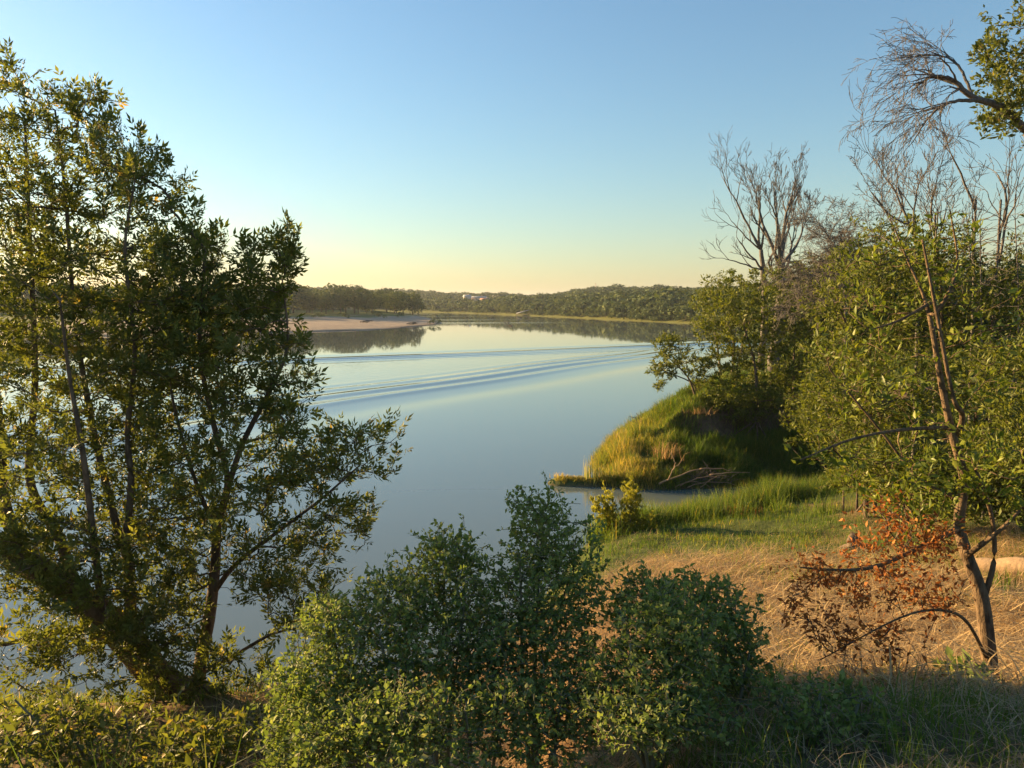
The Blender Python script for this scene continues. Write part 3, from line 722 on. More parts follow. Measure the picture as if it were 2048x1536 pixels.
thicket('point_bush', 'leafy bush trailing down to the end of the inlet', (1650, 26),
        [(1640, 820, 26, 80, 50, 1.0, 110), (1700, 860, 25, 70, 55, 1.0, 90)], r0=0.04, per=3.0, size=0.13, cat='shrub')
thicket('point_bush', 'small sunlit bush at the brow of the grassy point', (1400, 31),
        [(1440, 775, 31, 60, 25, 0.9, 50), (1400, 780, 30.5, 30, 15, 0.6, 20)], r0=0.03, per=2.2, size=0.12, cat='shrub')
# bare trees
BT = dict(step=0.3, thr=0, limb=0.03, sides=8, up=0.5, dirw=0.5, down=2.5)
def fan(cx, cy, Y, rx, ry, depth, n): return pblob(cx, cy, Y, rx, ry, depth, n, 0.35)
def sweep(fork, tops, r0, r1, h=0.75, v=0.35):
    """stems that leave the fork sideways and then rise"""
    out = []
    for t in tops:
        f = fork + R.normal(size=3) * 0.06; d = t - f
        out.append(([f, f + d * V3(h * .6, h * .6, v * .7) + R.normal(size=3) * .1, f + d * V3(h, h, .66) + R.normal(size=3) * .1, t], r0 * R.uniform(.6, 1), r1))
    return out


def ramify(out, p, d, L, r, depth, kids, ang, rise, ratio=0.6, wig=0.16, rmin=0.004):
    """a bare branch that wanders, tapers and forks again and again"""
    m = 7; pts = [p]; dirs = [d]; q = p
    for i in range(m - 1):
        d = norm(d + R.normal(size=3) * wig + V3(0, 0, rise)); q = q + d * L / (m - 1); pts.append(q); dirs.append(d)
    r1 = max(rmin, r * 0.5) if depth else rmin
    rr = np.linspace(r, r1, m); out.append((depth, np.array(pts), rr))
    if depth == 0: return
    for k in range(kids if depth > 1 else kids + 1):
        i = int(R.integers(2, m)) if k else m - 1
        dd = dirs[i]; s_ = norm(np.cross(dd, R.normal(size=3))); a = ang * R.uniform(.5, 1.4) * (.5 if k == 0 else 1)
        ramify(out, pts[i], norm(dd * math.cos(a) + s_ * math.sin(a)), L * ratio * R.uniform(.65, 1.2), max(rmin, rr[i] * .72), depth - 1, kids, ang, rise, ratio, wig, rmin)


def bare(name, label, trunk, r0, r1, boughs, cat='tree', wood='dead', sides=9, **kw):
    """leafless tree: a trunk and boughs (start, direction, length, radius, depth)"""
    base = np.asarray(trunk[0], float); root = empty(name, base, label, cat)
    P_ = spline(trunk, 14); P_[1:-1] += R.normal(size=(12, 3)) * r0 * .12
    mb = MB(); mb.add(*tube(P_, np.linspace(r0, r1, 14), sides)); mb.build('trunk', M[wood], root, base, True)
    tw = MB()
    for (p, d, L, r, dep) in boughs:
        out = []; ramify(out, np.asarray(p, float), norm(d), L, r, dep, **kw)
        for q, (dp, pts, rr) in enumerate(out):
            if q == 0: mb = MB(); mb.add(*tube(pts, rr, 6)); mb.build('branch', M[wood], root, base, True)
            else: tw.add(*tube(pts, rr, 5 if rr[0] > .015 else 3))
    tw.build('twigs', M[wood], root, base, True)['kind'] = 'stuff'
    return root


BT = dict(step=0.3, thr=0, limb=0.03, sides=8, up=0.5, dirw=0.5, down=2.5)
def fan(cx, cy, Y, rx, ry, depth, n): return pblob(cx, cy, Y, rx, ry, depth, n, 0.35)
def sweep(fork, tops, r0, r1, h=0.75, v=0.35):
    """stems that leave the fork sideways and then rise"""
    out = []
    for t in tops:
        f = fork + R.normal(size=3) * 0.06; d = t - f
        out.append(([f, f + d * V3(h * .6, h * .6, v * .7) + R.normal(size=3) * .1, f + d * V3(h, h, .66) + R.normal(size=3) * .1, t], r0 * R.uniform(.6, 1), r1))
    return out
BT = dict(step=0.3, thr=0, limb=0.03, sides=7, up=0.9, dirw=1.0, down=1.8, direct=0.22, jit=0.04, expo=2.5)
def fan(cx, cy, Y, rx, ry, depth, n): return pblob(cx, cy, Y, rx, ry, depth, n, 0.35)
def aim(p, px, py, Y): return at(px, py, Y) - p
bb = on_ground(1556, 560, 38); fk = at(1562, 535, 38); lo = at(1560, 560, 38)
bo = [(fk, aim(fk, px, py, 38 + R.normal(0, 1.2)), L, r, 5) for px, py, L, r in ((1525, 440, 2.5, .12), (1545, 420, 2.75, .13), (1572, 420, 2.75, .12), (1598, 450, 2.3, .10), (1560, 440, 2.6, .10))] + \
     [(lo, aim(lo, 1605, 490, 38), 2.0, .10, 4), (lo, aim(lo, 1520, 490, 37), 2.0, .09, 3)]
bare('bare_tree', 'bare dead tree with many upswept branches above the point', [bb, at(1558, 640, 38), at(1563, 575, 38), at(1562, 528, 38)], .34, .19, bo, kids=3, ang=.44, rise=.12, ratio=.61, rmin=.008)
bb = on_ground(1528, 560, 39); fk = at(1522, 500, 39); lo = at(1526, 540, 39)
bo = [(fk, aim(fk, 1505, 410, 39), 2.8, .08, 4), (fk, aim(fk, 1490, 430, 39.6), 2.5, .07, 4), (fk, aim(fk, 1515, 420, 38.4), 2.4, .06, 4), (lo, aim(lo, 1480, 500, 39), 2.0, .06, 3), (lo, aim(lo, 1478, 520, 38.3), 2.0, .05, 3), (fk, aim(fk, 1475, 470, 39), 2.0, .05, 3)]
bare('bare_tree', 'thinner bare dead tree with arching side branches at the water side', [bb, at(1530, 600, 39), at(1526, 545, 39), fk], .19, .10, bo, kids=3, ang=.50, rise=.08, ratio=.62, rmin=.008)
# grey twiggy brush
def brush(name, label, foot, Yb, tops, blobs, r0=0.06, r_tip=0.006, bend=None, wood='dead', **kw):
    b = on_ground(foot, 700, Yb)
    tr = [([b, (b + at(*tops[0])) / 2 + R.normal(size=3) * .2, at(*tops[0])], r0, r_tip * 2)]
    for t in tops[1:]:
        s0 = b + V3(R.normal(0, .3), R.normal(0, .2), 0); tr.append(([s0, (s0 + at(*t)) / 2 + R.normal(size=3) * .25, at(*t)], r0 * .7, r_tip * 2))
    a = dict(step=0.2, thr=0, limb=0.02, sides=6, up=0.3, jit=0.03, direct=0.6); a.update(kw)
    return plant(name, label, 'dead shrub', tr, np.vstack([fan(*q) for q in blobs]), M[wood], r_tip=r_tip, bend=bend, **a)
def bush_of_twigs(name, label, foot, Yb, top, boughs, r0, kids=3, ang=.6, rise=.05, ratio=.62, rmin=.005, depth=4, cat='dead shrub', wood='dead', low=None):
    b = on_ground(foot, 700, Yb); tp = at(*top); B = []
    for px, py, L, r in boughs:
        st_ = b + (tp - b) * R.uniform(.75, 1.0); Yq = top[2] + R.normal(0, .5); B.append((st_, at(px, py, Yq) - st_, L, r, depth))
    return bare(name, label, [b, b * .5 + tp * .5 + V3(R.normal(0, .2), R.normal(0, .2), 0), tp], r0, r0 * .5, B, cat, wood, 7, kids=kids, ang=ang, rise=rise, ratio=ratio, rmin=rmin)
bush_of_twigs('dead_brush', 'grey mound of leafless twigs between the bare trees and the willow', 1690, 26, (1690, 520, 26),
      [(1640, 470, 1.5, .04), (1620, 520, 1.6, .04), (1670, 440, 1.5, .04), (1710, 430, 1.5, .04), (1740, 440, 1.5, .04), (1650, 540, 1.4, .03), (1600, 540, 1.5, .03), (1690, 460, 1.3, .03), (1630, 500, 1.4, .03), (1720, 470, 1.3, .03)], .09, kids=5, ang=.8, rise=-.02, rmin=.006)
bush_of_twigs('dead_shrub', 'leafless shrub with long twigs fanning out above the willow', 1840, 19, (1830, 430, 19),
      [(1710, 330, 1.6, .035), (1730, 310, 1.5, .03), (1700, 370, 1.7, .035), (1760, 320, 1.4, .03), (1690, 410, 1.5, .03), (1790, 310, 1.2, .025)], .06, ang=.5, rise=.06)
bush_of_twigs('dead_shrub', 'upright leafless shrub under the drooping dead limb', 1880, 18, (1870, 430, 18),
      [(1840, 320, 1.2, .03), (1870, 310, 1.2, .03), (1900, 320, 1.2, .03), (1930, 350, 1.1, .025), (1820, 360, 1.1, .025)], .05, ang=.55, rise=.06)
bush_of_twigs('dead_sapling', 'crooked bare stem standing up behind the willow crown', 1955, 17, (1952, 400, 17),
      [(1940, 290, 1.3, .03), (1965, 270, 1.4, .03), (1925, 330, .9, .02)], .045, ang=.5, depth=3)
bush_of_twigs('dead_sapling', 'twin bare stems rising beside the drooping dead limb', 2000, 16.5, (2002, 400, 16.5),
      [(2010, 260, 1.5, .03), (2040, 290, 1.4, .03), (1990, 330, .9, .02)], .045, ang=.5, depth=3)
brush('vine_tangle', 'brown tangle of hanging dead vines behind the sapling top', 1990, 14.8,
      [(1960, 440, 14.6), (2030, 420, 14.6), (2060, 480, 14.6)], [(1960, 530, 14.3, 80, 110, 0.5, 170), (2030, 480, 14.3, 60, 90, 0.5, 150), (2030, 600, 14.0, 50, 90, 0.5, 90)],
      r0=0.022, r_tip=0.004, down=0.0, up=-0.2, bend=(0, 0, 0.10), wood='dead')
# big tree at the right with a drooping dead limb
tb = on_ground(2260, 900, 16.0)
tk = [([tb, at(2240, 700, 16), at(2200, 450, 15.8), at(2130, 330, 15.6), at(2060, 265, 15.4)], 0.26, 0.13),
      (st((2060, 265, 15.4), (2000, 215, 15.2), (1950, 195, 15.1), (1895, 158, 15.0), (1860, 155, 15), (1825, 180, 15)), 0.085, 0.012),
      (st((1965, 200, 15.1), (1900, 205, 14.9), (1860, 232, 14.8), (1825, 285, 14.8)), 0.040, 0.009),
      (st((1945, 192, 15.1), (1915, 130, 15.3), (1870, 110, 15.3), (1790, 118, 15.3)), 0.030, 0.007),
      (st((2100, 300, 15.5), (2090, 150, 15.6), (2070, 30, 15.6)), 0.09, 0.03)]
troot = empty('drooping_tree', tb, 'large tree with green crown and a long drooping dead limb over the thicket', 'tree'); tsk = {}
tw = MB()
for k, (P_, r0_, r1_) in enumerate(tk):
    P_ = spline(P_, 26); P_[1:-1] += R.normal(size=(24, 3)) * r0_ * .15; rr = np.linspace(r0_, r1_, 26)
    mb = MB(); mb.add(*tube(P_, rr, 9)); mb.build('trunk' if k == 0 else 'branch', M['dead' if 0 < k < 4 else 'bark'], troot, tb, True); tsk[k] = P_
    if 0 < k < 4:
        for j in range(12):
            i = int(R.integers(8, 26)); d = norm(P_[min(i + 1, 25)] - P_[i - 1]); out = []
            dd = norm(d * .9 + V3(-.25, R.normal(0, .45), R.normal(.05, .3)))
            ramify(out, P_[i], dd, R.uniform(.45, .85), max(.008, rr[i] * .5), 3, 3, .55, -.06, .66, .15, .0042)
            for dp, pts, r_ in out: tw.add(*tube(pts, r_, 4 if r_[0] > .012 else 3))
tw.build('dead_twigs', M['dead'], troot, tb, True)['kind'] = 'stuff'
tr2 = [(tsk[k], 0.1, 0.03) for k in (0, 4)]
sk3 = grow(tr2, np.vstack([pblob(2050, 90, 15.6, 75, 95, 1.2, 90), pblob(2030, 190, 15.4, 60, 60, 0.9, 60), pblob(2130, 150, 15.6, 90, 140, 1.2, 70), pblob(2000, 240, 15.2, 40, 30, 0.5, 18), pblob(1970, 100, 15.4, 25, 25, 0.4, 10)]), 0.2, 0.004)
mb = MB()
for ch, rr, t in sk3['chains']:
    if t < 0: mb.add(*tube(sk3['pos'][ch], rr, 4))
mb.build('leafy_twigs', M['bark'], troot, tb, True)['kind'] = 'stuff'
pos, dire, nr, s = foliage(sk3, 2.6, 0.05, 0.11, 0.2, 0.9, 0.014)
mb = MB(); mb.add(*scatter(FLAT, pos, dire, nr, s, np.clip(R.normal(.35, .22, len(pos)), 0, 1)))
mb.build('foliage', M['ash'], troot, tb)['kind'] = 'stuff'

# ------------------------------------------------------------------ grass
def blades(pos, h, lean, w, tint, dirs=None):
    """curved grass blades, five vertices each"""
    n = len(pos); a = R.random(n) * 2 * math.pi if dirs is None else dirs
    f = np.stack([np.cos(a), np.sin(a), np.zeros(n)], 1); sd = np.stack([-f[:, 1], f[:, 0], np.zeros(n)], 1)
    a2 = R.random(n) * 2 * math.pi; sd = norm(sd + 0.5 * np.stack([np.cos(a2), np.sin(a2), np.zeros(n)], 1))
    h = np.broadcast_to(h, (n,))[:, None]; lean = np.broadcast_to(lean, (n,))[:, None]; w = np.broadcast_to(w, (n,))[:, None]
    up = V3(0, 0, 1) * np.sqrt(np.maximum(0.02, 1 - lean ** 2))
    m = pos + h * (up * 0.55 + f * lean * 0.35); t = pos + h * (up * (1 - 0.35 * lean) + f * lean)
    V = np.stack([pos - sd * w / 2, pos + sd * w / 2, m - sd * w * 0.4, m + sd * w * 0.4, t], 1).reshape(-1, 3)
    T = (np.array([(0, 1, 3), (0, 3, 2), (2, 3, 4)])[None] + (np.arange(n) * 5)[:, None, None]).reshape(-1, 3)
    tt = np.broadcast_to(tint, (n,))[:, None] + np.array([0, 0, .06, .06, .18])[None]
    return V, T, np.clip(tt, 0, 1).ravel()


def field(n, x0, x1, y0, y1, dens=None, zmin=0.03):
    """n random points on the ground inside a rectangle, thinned by dens"""
    x = R.uniform(x0, x1, n); y = R.uniform(y0, y1, n); z = height(x, y); k = z > zmin
    if dens is not None: k &= R.random(n) < dens(x, y, z)
    return np.stack([x, y, z], 1)[k]


def clumped(P, k, spread):
    """grow k blades round each point"""
    q = np.repeat(P, k, axis=0); q[:, :2] += R.normal(0, spread, (len(q), 2)); q[:, 2] = height(q[:, 0], q[:, 1]) - 0.01
    return q


def stuff(name, label, cat, mb, mat):
    o = mb.build(name, mat); tag(o, label, cat, kind='stuff'); return o


# cut straw lying on the slope
green = lambda x, y: np.interp(y, [6, 9, 12, 15, 20], [0.05, 0.12, 0.4, 0.85, 1.0]) + 0.9 * fbm(x * 0.7, y * 0.7)
P = field(170000, -2, 11, 3.6, 17, lambda x, y, z: np.clip(1.1 - green(x, y), 0.08, 1) * np.interp(y, [3.6, 9, 20], [1, 0.8, 0.35]))
n = len(P); P[:, 2] += R.random(n) * 0.05
mb = MB(); mb.add(*blades(P, R.uniform(0.10, 0.40, n), 1 - 0.14 * R.random(n) ** 2, R.uniform(0.004, 0.010, n), np.clip(R.normal(.5, .34, n), 0, 1)))
P = field(14000, -1, 10, 3.6, 14, lambda x, y, z: np.clip(1.2 - green(x, y), 0, 1) * (fbm(x * 1.7, y * 1.7) > -0.1)); n = len(P); P[:, 2] += 0.02 + R.random(n) * .06
mb.add(*blades(P, R.uniform(0.3, 0.65, n), 1 - 0.10 * R.random(n), R.uniform(0.007, 0.013, n), np.clip(R.normal(.75, .2, n), 0, 1)))
stuff('dry_straw', 'mat of cut dry straw covering the sunlit slope', 'straw', mb, M['straw'])
P = field(3200, 1.0, 5.5, 3.7, 8.0, lambda x, y, z: np.exp(-((x - 2.6) / 1.3) ** 2 - ((y - 4.8) / 1.6) ** 2)); n = len(P); P[:, 2] += .02 + R.random(n) * .05
lt = MB(); lt.add(*scatter(LEAF, P, rdir(n) * V3(1, 1, .35), norm(rdir(n) * .7 + V3(0, 0, 1)), R.uniform(.022, .042, n), np.clip(R.normal(.45, .28, n), 0, 1)))
stuff('leaf_litter', 'fallen rust-brown leaves on the straw under the sapling', 'leaves', lt, M['rust'])
# short green grass on the shelf
P = field(5200, -1, 16, 8, 24, lambda x, y, z: np.clip(green(x, y) - 0.25, 0, 1)); q = clumped(P, 16, 0.16); n = len(q)
mb = MB(); mb.add(*blades(q, R.uniform(0.08, 0.26, n), R.uniform(0.1, 0.8, n), R.uniform(0.006, 0.012, n), np.clip(R.normal(.35, .22, n) + 0.5 * vnoise(q[:, 0] * 0.8, q[:, 1] * 0.8), 0, 1)))
P = field(5200, -1, 11, 4.2, 13, lambda x, y, z: (fbm(x * 0.8 + 7, y * 0.8) > 0.02) * 0.9); q = clumped(P, 15, 0.10); n = len(q)
mb.add(*blades(q, R.uniform(0.05, 0.17, n), R.uniform(0.2, 0.95, n), R.uniform(0.004, 0.008, n), np.clip(R.normal(.5, .2, n), 0, 1)))
# taller grass fringing the water
ang = R.random(700); xs = 2.0 + ang * 11; P = np.stack([xs, shore_y(xs) - np.abs(R.normal(0.55, 0.5, 700)), 0 * xs], 1); P[:, 2] = height(P[:, 0], P[:, 1]); P = P[P[:, 2] > 0.0]
q = clumped(P, 34, 0.14); n = len(q)
mb.add(*blades(q, R.uniform(0.25, 0.75, n) * (0.7 + 0.9 * (vnoise(q[:, 0] * 0.9, q[:, 1]) + 0.5)), R.uniform(0.15, 0.85, n), R.uniform(0.008, 0.014, n), np.clip(R.normal(.32, .22, n), 0, 1)))
stuff('shelf_grass', 'green grass on the low shelf and along the inlet', 'grass', mb, M['grass'])
# long grass on the point
mb = MB()
P = field(9000, 2.9, 13, 23.6, 33, lambda x, y, z: (z < 2.9) * np.where((y - np.interp(x, [3, 7, 14], [24, 24, 27.5]) > 2.9) & (z < 2.0) & (x > 6.6), 0.22, 1.0))
q = clumped(P, 14, 0.15); n = len(q)
sun_warm = sstep(7.0, 3.6, q[:, 0]) * 0.34 + 0.35 * vnoise(q[:, 0] * .9 + 3, q[:, 1] * .9)  # golden sunlight on the water side put into the tint, plus random patches
mb.add(*blades(q, R.uniform(0.22, 0.70, n) * (0.75 + 1.3 * vnoise(q[:, 0] * 1.5, q[:, 1] * 1.5)), R.uniform(0.2, 0.9, n), R.uniform(0.010, 0.018, n), np.clip(R.normal(.26, .2, n) + sun_warm, 0, 1)))
P = field(1500, 3.2, 30, 33, 60, lambda x, y, z: (z > 0.2) * (z < 3.2)); q = clumped(P, 14, 0.3); n = len(q)
mb.add(*blades(q, R.uniform(0.3, 0.7, n), R.uniform(0.2, 0.9, n), 0.02, np.clip(R.normal(.4, .2, n), 0, 1)))
stuff('point_grass', 'long grass hanging over the slopes of the point', 'grass', mb, M['grass'])
# shaded grass at the camera's feet
mb = MB()
P = field(1700, -3.4, 3.6, 1.7, 4.3, lambda x, y, z: np.where(x < .6, np.where(x < -1.2, .55, 0.10), 1.0)); q = clumped(P, 15, 0.06); n = len(q)
mb.add(*blades(q, R.uniform(0.05, 0.17, n) * (0.6 + 1.2 * (vnoise(q[:, 0] * 1.5, q[:, 1] * 1.5) + 0.5)), R.uniform(0.15, 0.9, n), R.uniform(0.003, 0.007, n), np.clip(R.normal(.28, .2, n), 0, 1)))
stuff('bank_grass', 'thin green grass on the shaded edge of the bank', 'grass', mb, M['grass'])
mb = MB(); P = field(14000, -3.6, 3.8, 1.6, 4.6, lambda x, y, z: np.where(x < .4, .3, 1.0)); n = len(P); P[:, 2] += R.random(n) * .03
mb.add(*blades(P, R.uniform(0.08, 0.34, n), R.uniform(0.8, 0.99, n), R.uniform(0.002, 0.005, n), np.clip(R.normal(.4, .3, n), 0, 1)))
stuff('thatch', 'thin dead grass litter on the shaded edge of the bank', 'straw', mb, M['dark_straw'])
# left slope under the tree
mb = MB(); P = field(1600, -7, -0.5, 3.5, 11); q = clumped(P, 14, 0.1); n = len(q)
mb.add(*blades(q, R.uniform(0.08, 0.24, n), R.uniform(0.2, 0.9, n), R.uniform(0.004, 0.009, n), np.clip(R.normal(.45, .25, n), 0, 1)))
stuff('slope_grass', 'rough grass on the steep slope below the leaning tree', 'grass', mb, M['grass'])
# spit and sand bar edge
mb = MB(); x = R.uniform(1.5, 4.2, 420); P = np.stack([x, 24.55 - (x - 1.5) * 0.12 + R.normal(0, .12, 420), 0 * x], 1); P[:, 2] = height(P[:, 0], P[:, 1]); P = P[P[:, 2] > 0]
q = clumped(P, 8, 0.06); n = len(q); mb.add(*blades(q, R.uniform(0.06, 0.2, n), R.uniform(0.2, 0.9, n), 0.012, np.clip(R.normal(.75, .2, n), 0, 1)))
stuff('spit_grass', 'yellowed tufts along the narrow mud spit', 'grass', mb, M['grass'])

CLUMPS = 'tall arching grass clumps'
def grass_clump(label, px, Y, n, h, w, t, spread=0.12, lean=(0.1, 0.9), py=1450, name='grass_clump', cat='grass', mat='grass', base=None, group=None):
    b = on_ground(px, py, Y) if base is None else base
    q = np.tile(b, (n, 1)); q[:, :2] += R.normal(0, spread, (n, 2)); mb = MB()
    mb.add(*blades(q, R.uniform(0.45, 1.0, n) * h, R.uniform(*lean, n), w, np.clip(R.normal(t, .15, n), 0, 1)))
    rt = empty(name, b, label, cat, group); mb.build('blades', M[mat], rt, b)['kind'] = 'stuff'; return rt
grass_clump('tall arching green grass clump in front of the upright trunk', 430, 2.75, 46, 1.0, 0.011, .10, 0.08, (0.3, 0.95))
grass_clump('pale long-bladed grass clump among weeds under the leaning trunk', 120, 2.6, 42, 1.05, 0.011, .25, 0.14, (0.3, 0.95))
grass_clump('tall grass clump in the shade right of the rounded shrub', 1520, 2.9, 60, 0.32, 0.006, .3, 0.12)
grass_clump('grass clump in the shade beside the sapling foot', 1850, 2.9, 60, 0.30, 0.006, .3, 0.14)
grass_clump('upright green grass tuft beside the log', 1975, 9.2, 60, 0.45, 0.012, .4, 0.10, (0.05, 0.5))
grass_clump('thin yellow reeds standing on the mud spit', 1175, 24.5, 46, 0.95, 0.022, .7, 0.16, (0.02, 0.22), name='reed_clump', cat='reeds')
grass_clump('dry tuft at the tip of the mud spit', 1120, 24.6, 60, 0.30, 0.02, .95, 0.16, (0.1, 0.8))
for px, Y, hh, lab in ((1400, 19.2, .55, 'bright grass tussock on the inlet shore nearest the feathery shrub'), (1560, 19.5, .6, 'seeding tussock in the middle of the inlet shore'), (1650, 18.5, .7, 'tallest tussock at the head of the inlet')):
    grass_clump(lab, px, Y, 120, hh, 0.014, .4, 0.22, (0.1, 0.8), py=1000, name='grass_tussock')

grass_clump('tan dead grass hanging over the cut bank', 1400, 27.6, 150, 0.5, 0.018, .2, 0.22, (0.5, 0.98), py=840, mat='straw')
for x_, y_, hh, tt, mt, lab in ((4.0, 26.2, .9, .8, 'grass', 'yellow tussock low on the sunlit side of the point'), (4.9, 27.6, .8, .55, 'grass', 'green tussock halfway up the sunlit side of the point'), (5.4, 25.4, .7, .3, 'straw', 'straw-coloured tussock facing the inlet on the point'),
        (6.4, 26.0, .8, .2, 'grass', 'dark green tussock above the drift branches'), (5.2, 29.2, .9, .7, 'grass', 'seeding tussock near the brow of the point'), (4.4, 28.8, .7, .9, 'straw', 'dry tussock beside the dead snag on the point'), (7.6, 26.4, .8, .25, 'grass', 'shaded tussock below the cut bank'), (3.9, 24.9, .7, .9, 'grass', 'golden tussock where the mud spit meets the point')):
    b_ = V3(x_, y_, hz(x_, y_)); grass_clump(lab, 0, 0, 170, hh, 0.016, tt, 0.26, (0.1, 0.85), base=b_, name='grass_tussock', mat=mt)
# feathery shrub at the waterline
b = on_ground(1262, 1105, 18.0)
tr = [([b + V3(*(R.normal(0, 0.12, 2)), 0), (b + at(px, py, 18)) / 2 + R.normal(size=3) * .05, at(px, py, 18)], 0.014, 0.004) for px, py in
      ((1215, 990), (1200, 1020), (1235, 985), (1255, 965), (1268, 960), (1280, 1000), (1300, 1030), (1225, 1040), (1250, 1030), (1290, 1060))]
plant('feathery_shrub', 'upright feathery yellow-green shrub at the waterline of the shelf', 'shrub', tr,
      np.vstack([pblob(1212, 1025, 18, 22, 45, 0.3, 110), pblob(1262, 1005, 18, 24, 48, 0.3, 120), pblob(1240, 1060, 18, 46, 40, 0.4, 130), pblob(1292, 1065, 18, 28, 40, 0.3, 80), pblob(1190, 1010, 18, 10, 25, .15, 16)]),
      M['twig'], M['feather'], [SLIM], step=0.06, r_tip=0.002, per=5.5, size=0.055, reach=0.015, upw=0.9, spread=0.5, thr=0.02, limb=0.02, sides=5, up=0.9, down=2.0)
grass_clump('brown weedy tangle on the inlet shore', 1480, 19.6, 160, 0.45, 0.012, .2, 0.22, (0.1, 0.9), py=1000, name='weed_clump', cat='weeds', mat='rust')

# ------------------------------------------------------------------ wood lying about
def bent(a, b, sag, m=9, j=0.02):
    p = np.linspace(0, 1, m)[:, None] * (np.asarray(b) - a) + a; p[:, 2] += sag * np.sin(np.linspace(0, math.pi, m)); p[1:-1] += R.normal(size=(m - 2, 3)) * j
    return p
la = on_ground(1930, 1150, 10.6); lb = on_ground(2260, 1190, 9.2)
lg = empty('fallen_log', la, 'thick pale barkless log lying on the dry slope behind the sapling', 'log')
pp = bent(la + V3(0, 0, .13), lb + V3(0, 0, .14), 0.03, 16, 0.012)
mb = MB(); rr = np.linspace(.115, .16, 16) + R.normal(0, 0.006, 16); rr[0] = 0.07; V, T = tube(pp, rr, 16); mb.add(V, T); mb.build('trunk', M['drift'], lg, la, True)
mb = MB(); mb.add(*tube(bent(pp[6] + V3(0, -.05, .1), pp[6] + V3(-.12, -.12, .34), 0.02, 5, .005), np.linspace(.028, .015, 5), 7)); mb.build('branch_stub', M['drift'], lg, la, True)
# brush pile in the inlet
c = at(1400, 965, 24.0); c[2] = 0.02
bp = empty('driftwood_pile', c, 'heap of bleached drift branches at the foot of the grassy point', 'driftwood')
for (x0, y0, x1, y1, r, sg) in ((1318, 968, 1400, 938, .035, .05), (1400, 938, 1462, 940, .022, .03), (1335, 962, 1352, 925, .022, .0), (1350, 925, 1342, 905, .014, 0), (1345, 940, 1368, 918, .014, 0), (1420, 950, 1500, 945, .02, .05),
                                (1360, 972, 1440, 955, .02, .12), (1375, 975, 1470, 970, .018, .15), (1350, 975, 1420, 975, .02, .2), (1400, 975, 1450, 950, .015, .1)):
    mb = MB(); p = bent(at(x0, y0, 23.7), at(x1, y1, 23.9), sg, 8, .015); mb.add(*tube(p, np.linspace(r, r * .45, 8), 6)); mb.build('branch', M['drift'], bp, c, True)
mb = MB()
for _ in range(110):
    a = c + V3(R.uniform(-1.0, 1.1), R.uniform(-.2, .5), R.uniform(0, .25)); d = V3(R.normal(), R.normal() * .4, abs(R.normal()) * .6); mb.add(*tube(bent(a, a + norm(d) * R.uniform(.3, .8), .05, 5, .02), np.linspace(.008, .004, 5), 3))
mb.build('twigs', M['dead'], bp, c)['kind'] = 'stuff'
# snag on the slope of the point
a = on_ground(1285, 850, 29.5); sg = empty('snag', a, 'small dead branch poking out of the grassy slope over the water', 'branch')
for (x1, y1, r) in ((1258, 832, .025), (1272, 826, .02), (1262, 842, .015), (1280, 830, .018)):
    mb = MB(); mb.add(*tube(bent(a - V3(0, 0, .05), at(x1, y1, 29.5), .1, 6, .03), np.linspace(r, r * .4, 6), 5)); mb.build('branch', M['dead'], sg, a, True)
# dark stump in the grass
a = on_ground(1715, 1010, 14.0)
mb = MB(); a0 = np.linspace(0, 1, 6)[:, None] * V3(-.05, 0, .34) + a - V3(0, 0, .05)
V, T = tube(a0, [.17, .14, .125, .12, .125, .11], 11); V[:, :2] += R.normal(0, .008, (len(V), 2)); mb.add(V, T)
sp = empty('tree_stump', a, 'short dark stump in the grass at the head of the inlet', 'stump'); mb.build('trunk', M['bark'], sp, a, True)
for k in range(4):
    t_ = k * 1.6 + .3; q = a + V3(math.cos(t_) * .45, math.sin(t_) * .45, 0); q[2] = hz(q[0], q[1]) - .02
    mb = MB(); mb.add(*tube(bent(a + V3(0, 0, .1), q, .03, 5, .01), np.linspace(.06, .02, 5), 6)); mb.build('root', M['bark'], sp, a, True)

# ------------------------------------------------------------------ far banks
def crown(seed, ntri, size, lobes=6, w=0.42):
    """lumpy crown, unit height from its foot: leaf-clump faces on the skins of several rounded lobes"""
    r = np.random.default_rng(seed); c = np.stack([r.normal(0, w * .4, lobes), r.normal(0, w * .4, lobes), r.uniform(.28, .66, lobes)], 1); rad = r.uniform(.22, .33, lobes)
    c[0] = (0, 0, .62); rad[0] = .32
    k = r.integers(0, lobes, ntri); v = norm(r.normal(size=(ntri, 3))); v[:, 2] = np.where(v[:, 2] < -0.4, -v[:, 2], v[:, 2])
    p = c[k] + v * (rad[k] * r.uniform(.8, 1.06, ntri))[:, None]; p[:, 2] = np.maximum(p[:, 2], .02)
    nn = norm(v + r.normal(size=(ntri, 3)) * .35); x = norm(np.cross(nn, r.normal(size=(ntri, 3)))); y = np.cross(nn, x)
    a = size * r.uniform(.6, 1.4, ntri)[:, None]
    V = np.stack([p - x * a * .6 - y * a * .4, p + x * a * .6 - y * a * .35, p + y * a * .8], 1).reshape(-1, 3)
    return V, np.arange(ntri * 3).reshape(-1, 3), np.repeat(np.clip(r.normal(.45, .2, ntri), 0, 1), 3)


FAR = [crown(s, 120, .12) for s in range(6)]
MID = [crown(20 + s, 900, .045, 8) for s in range(5)]
LOWB = [crown(40 + s, 260, .09, 6, .8) for s in range(3)]
HOUSES = [(935, 596, 600), (957, 594, 640), (970, 600, 560), (1005, 592, 660), (1045, 634, 362)]
def near_house(x, y):
    k = np.zeros(x.shape, bool)
    for px, py, Yh in HOUSES:
        hx = (px - 1024) / 1500 * Yh; s = 22 if Yh > 400 else 7
        k |= (np.abs(x * Yh / y - hx) < s * .55) & (y < Yh + 6) & (y > Yh - s * 3)
    return k


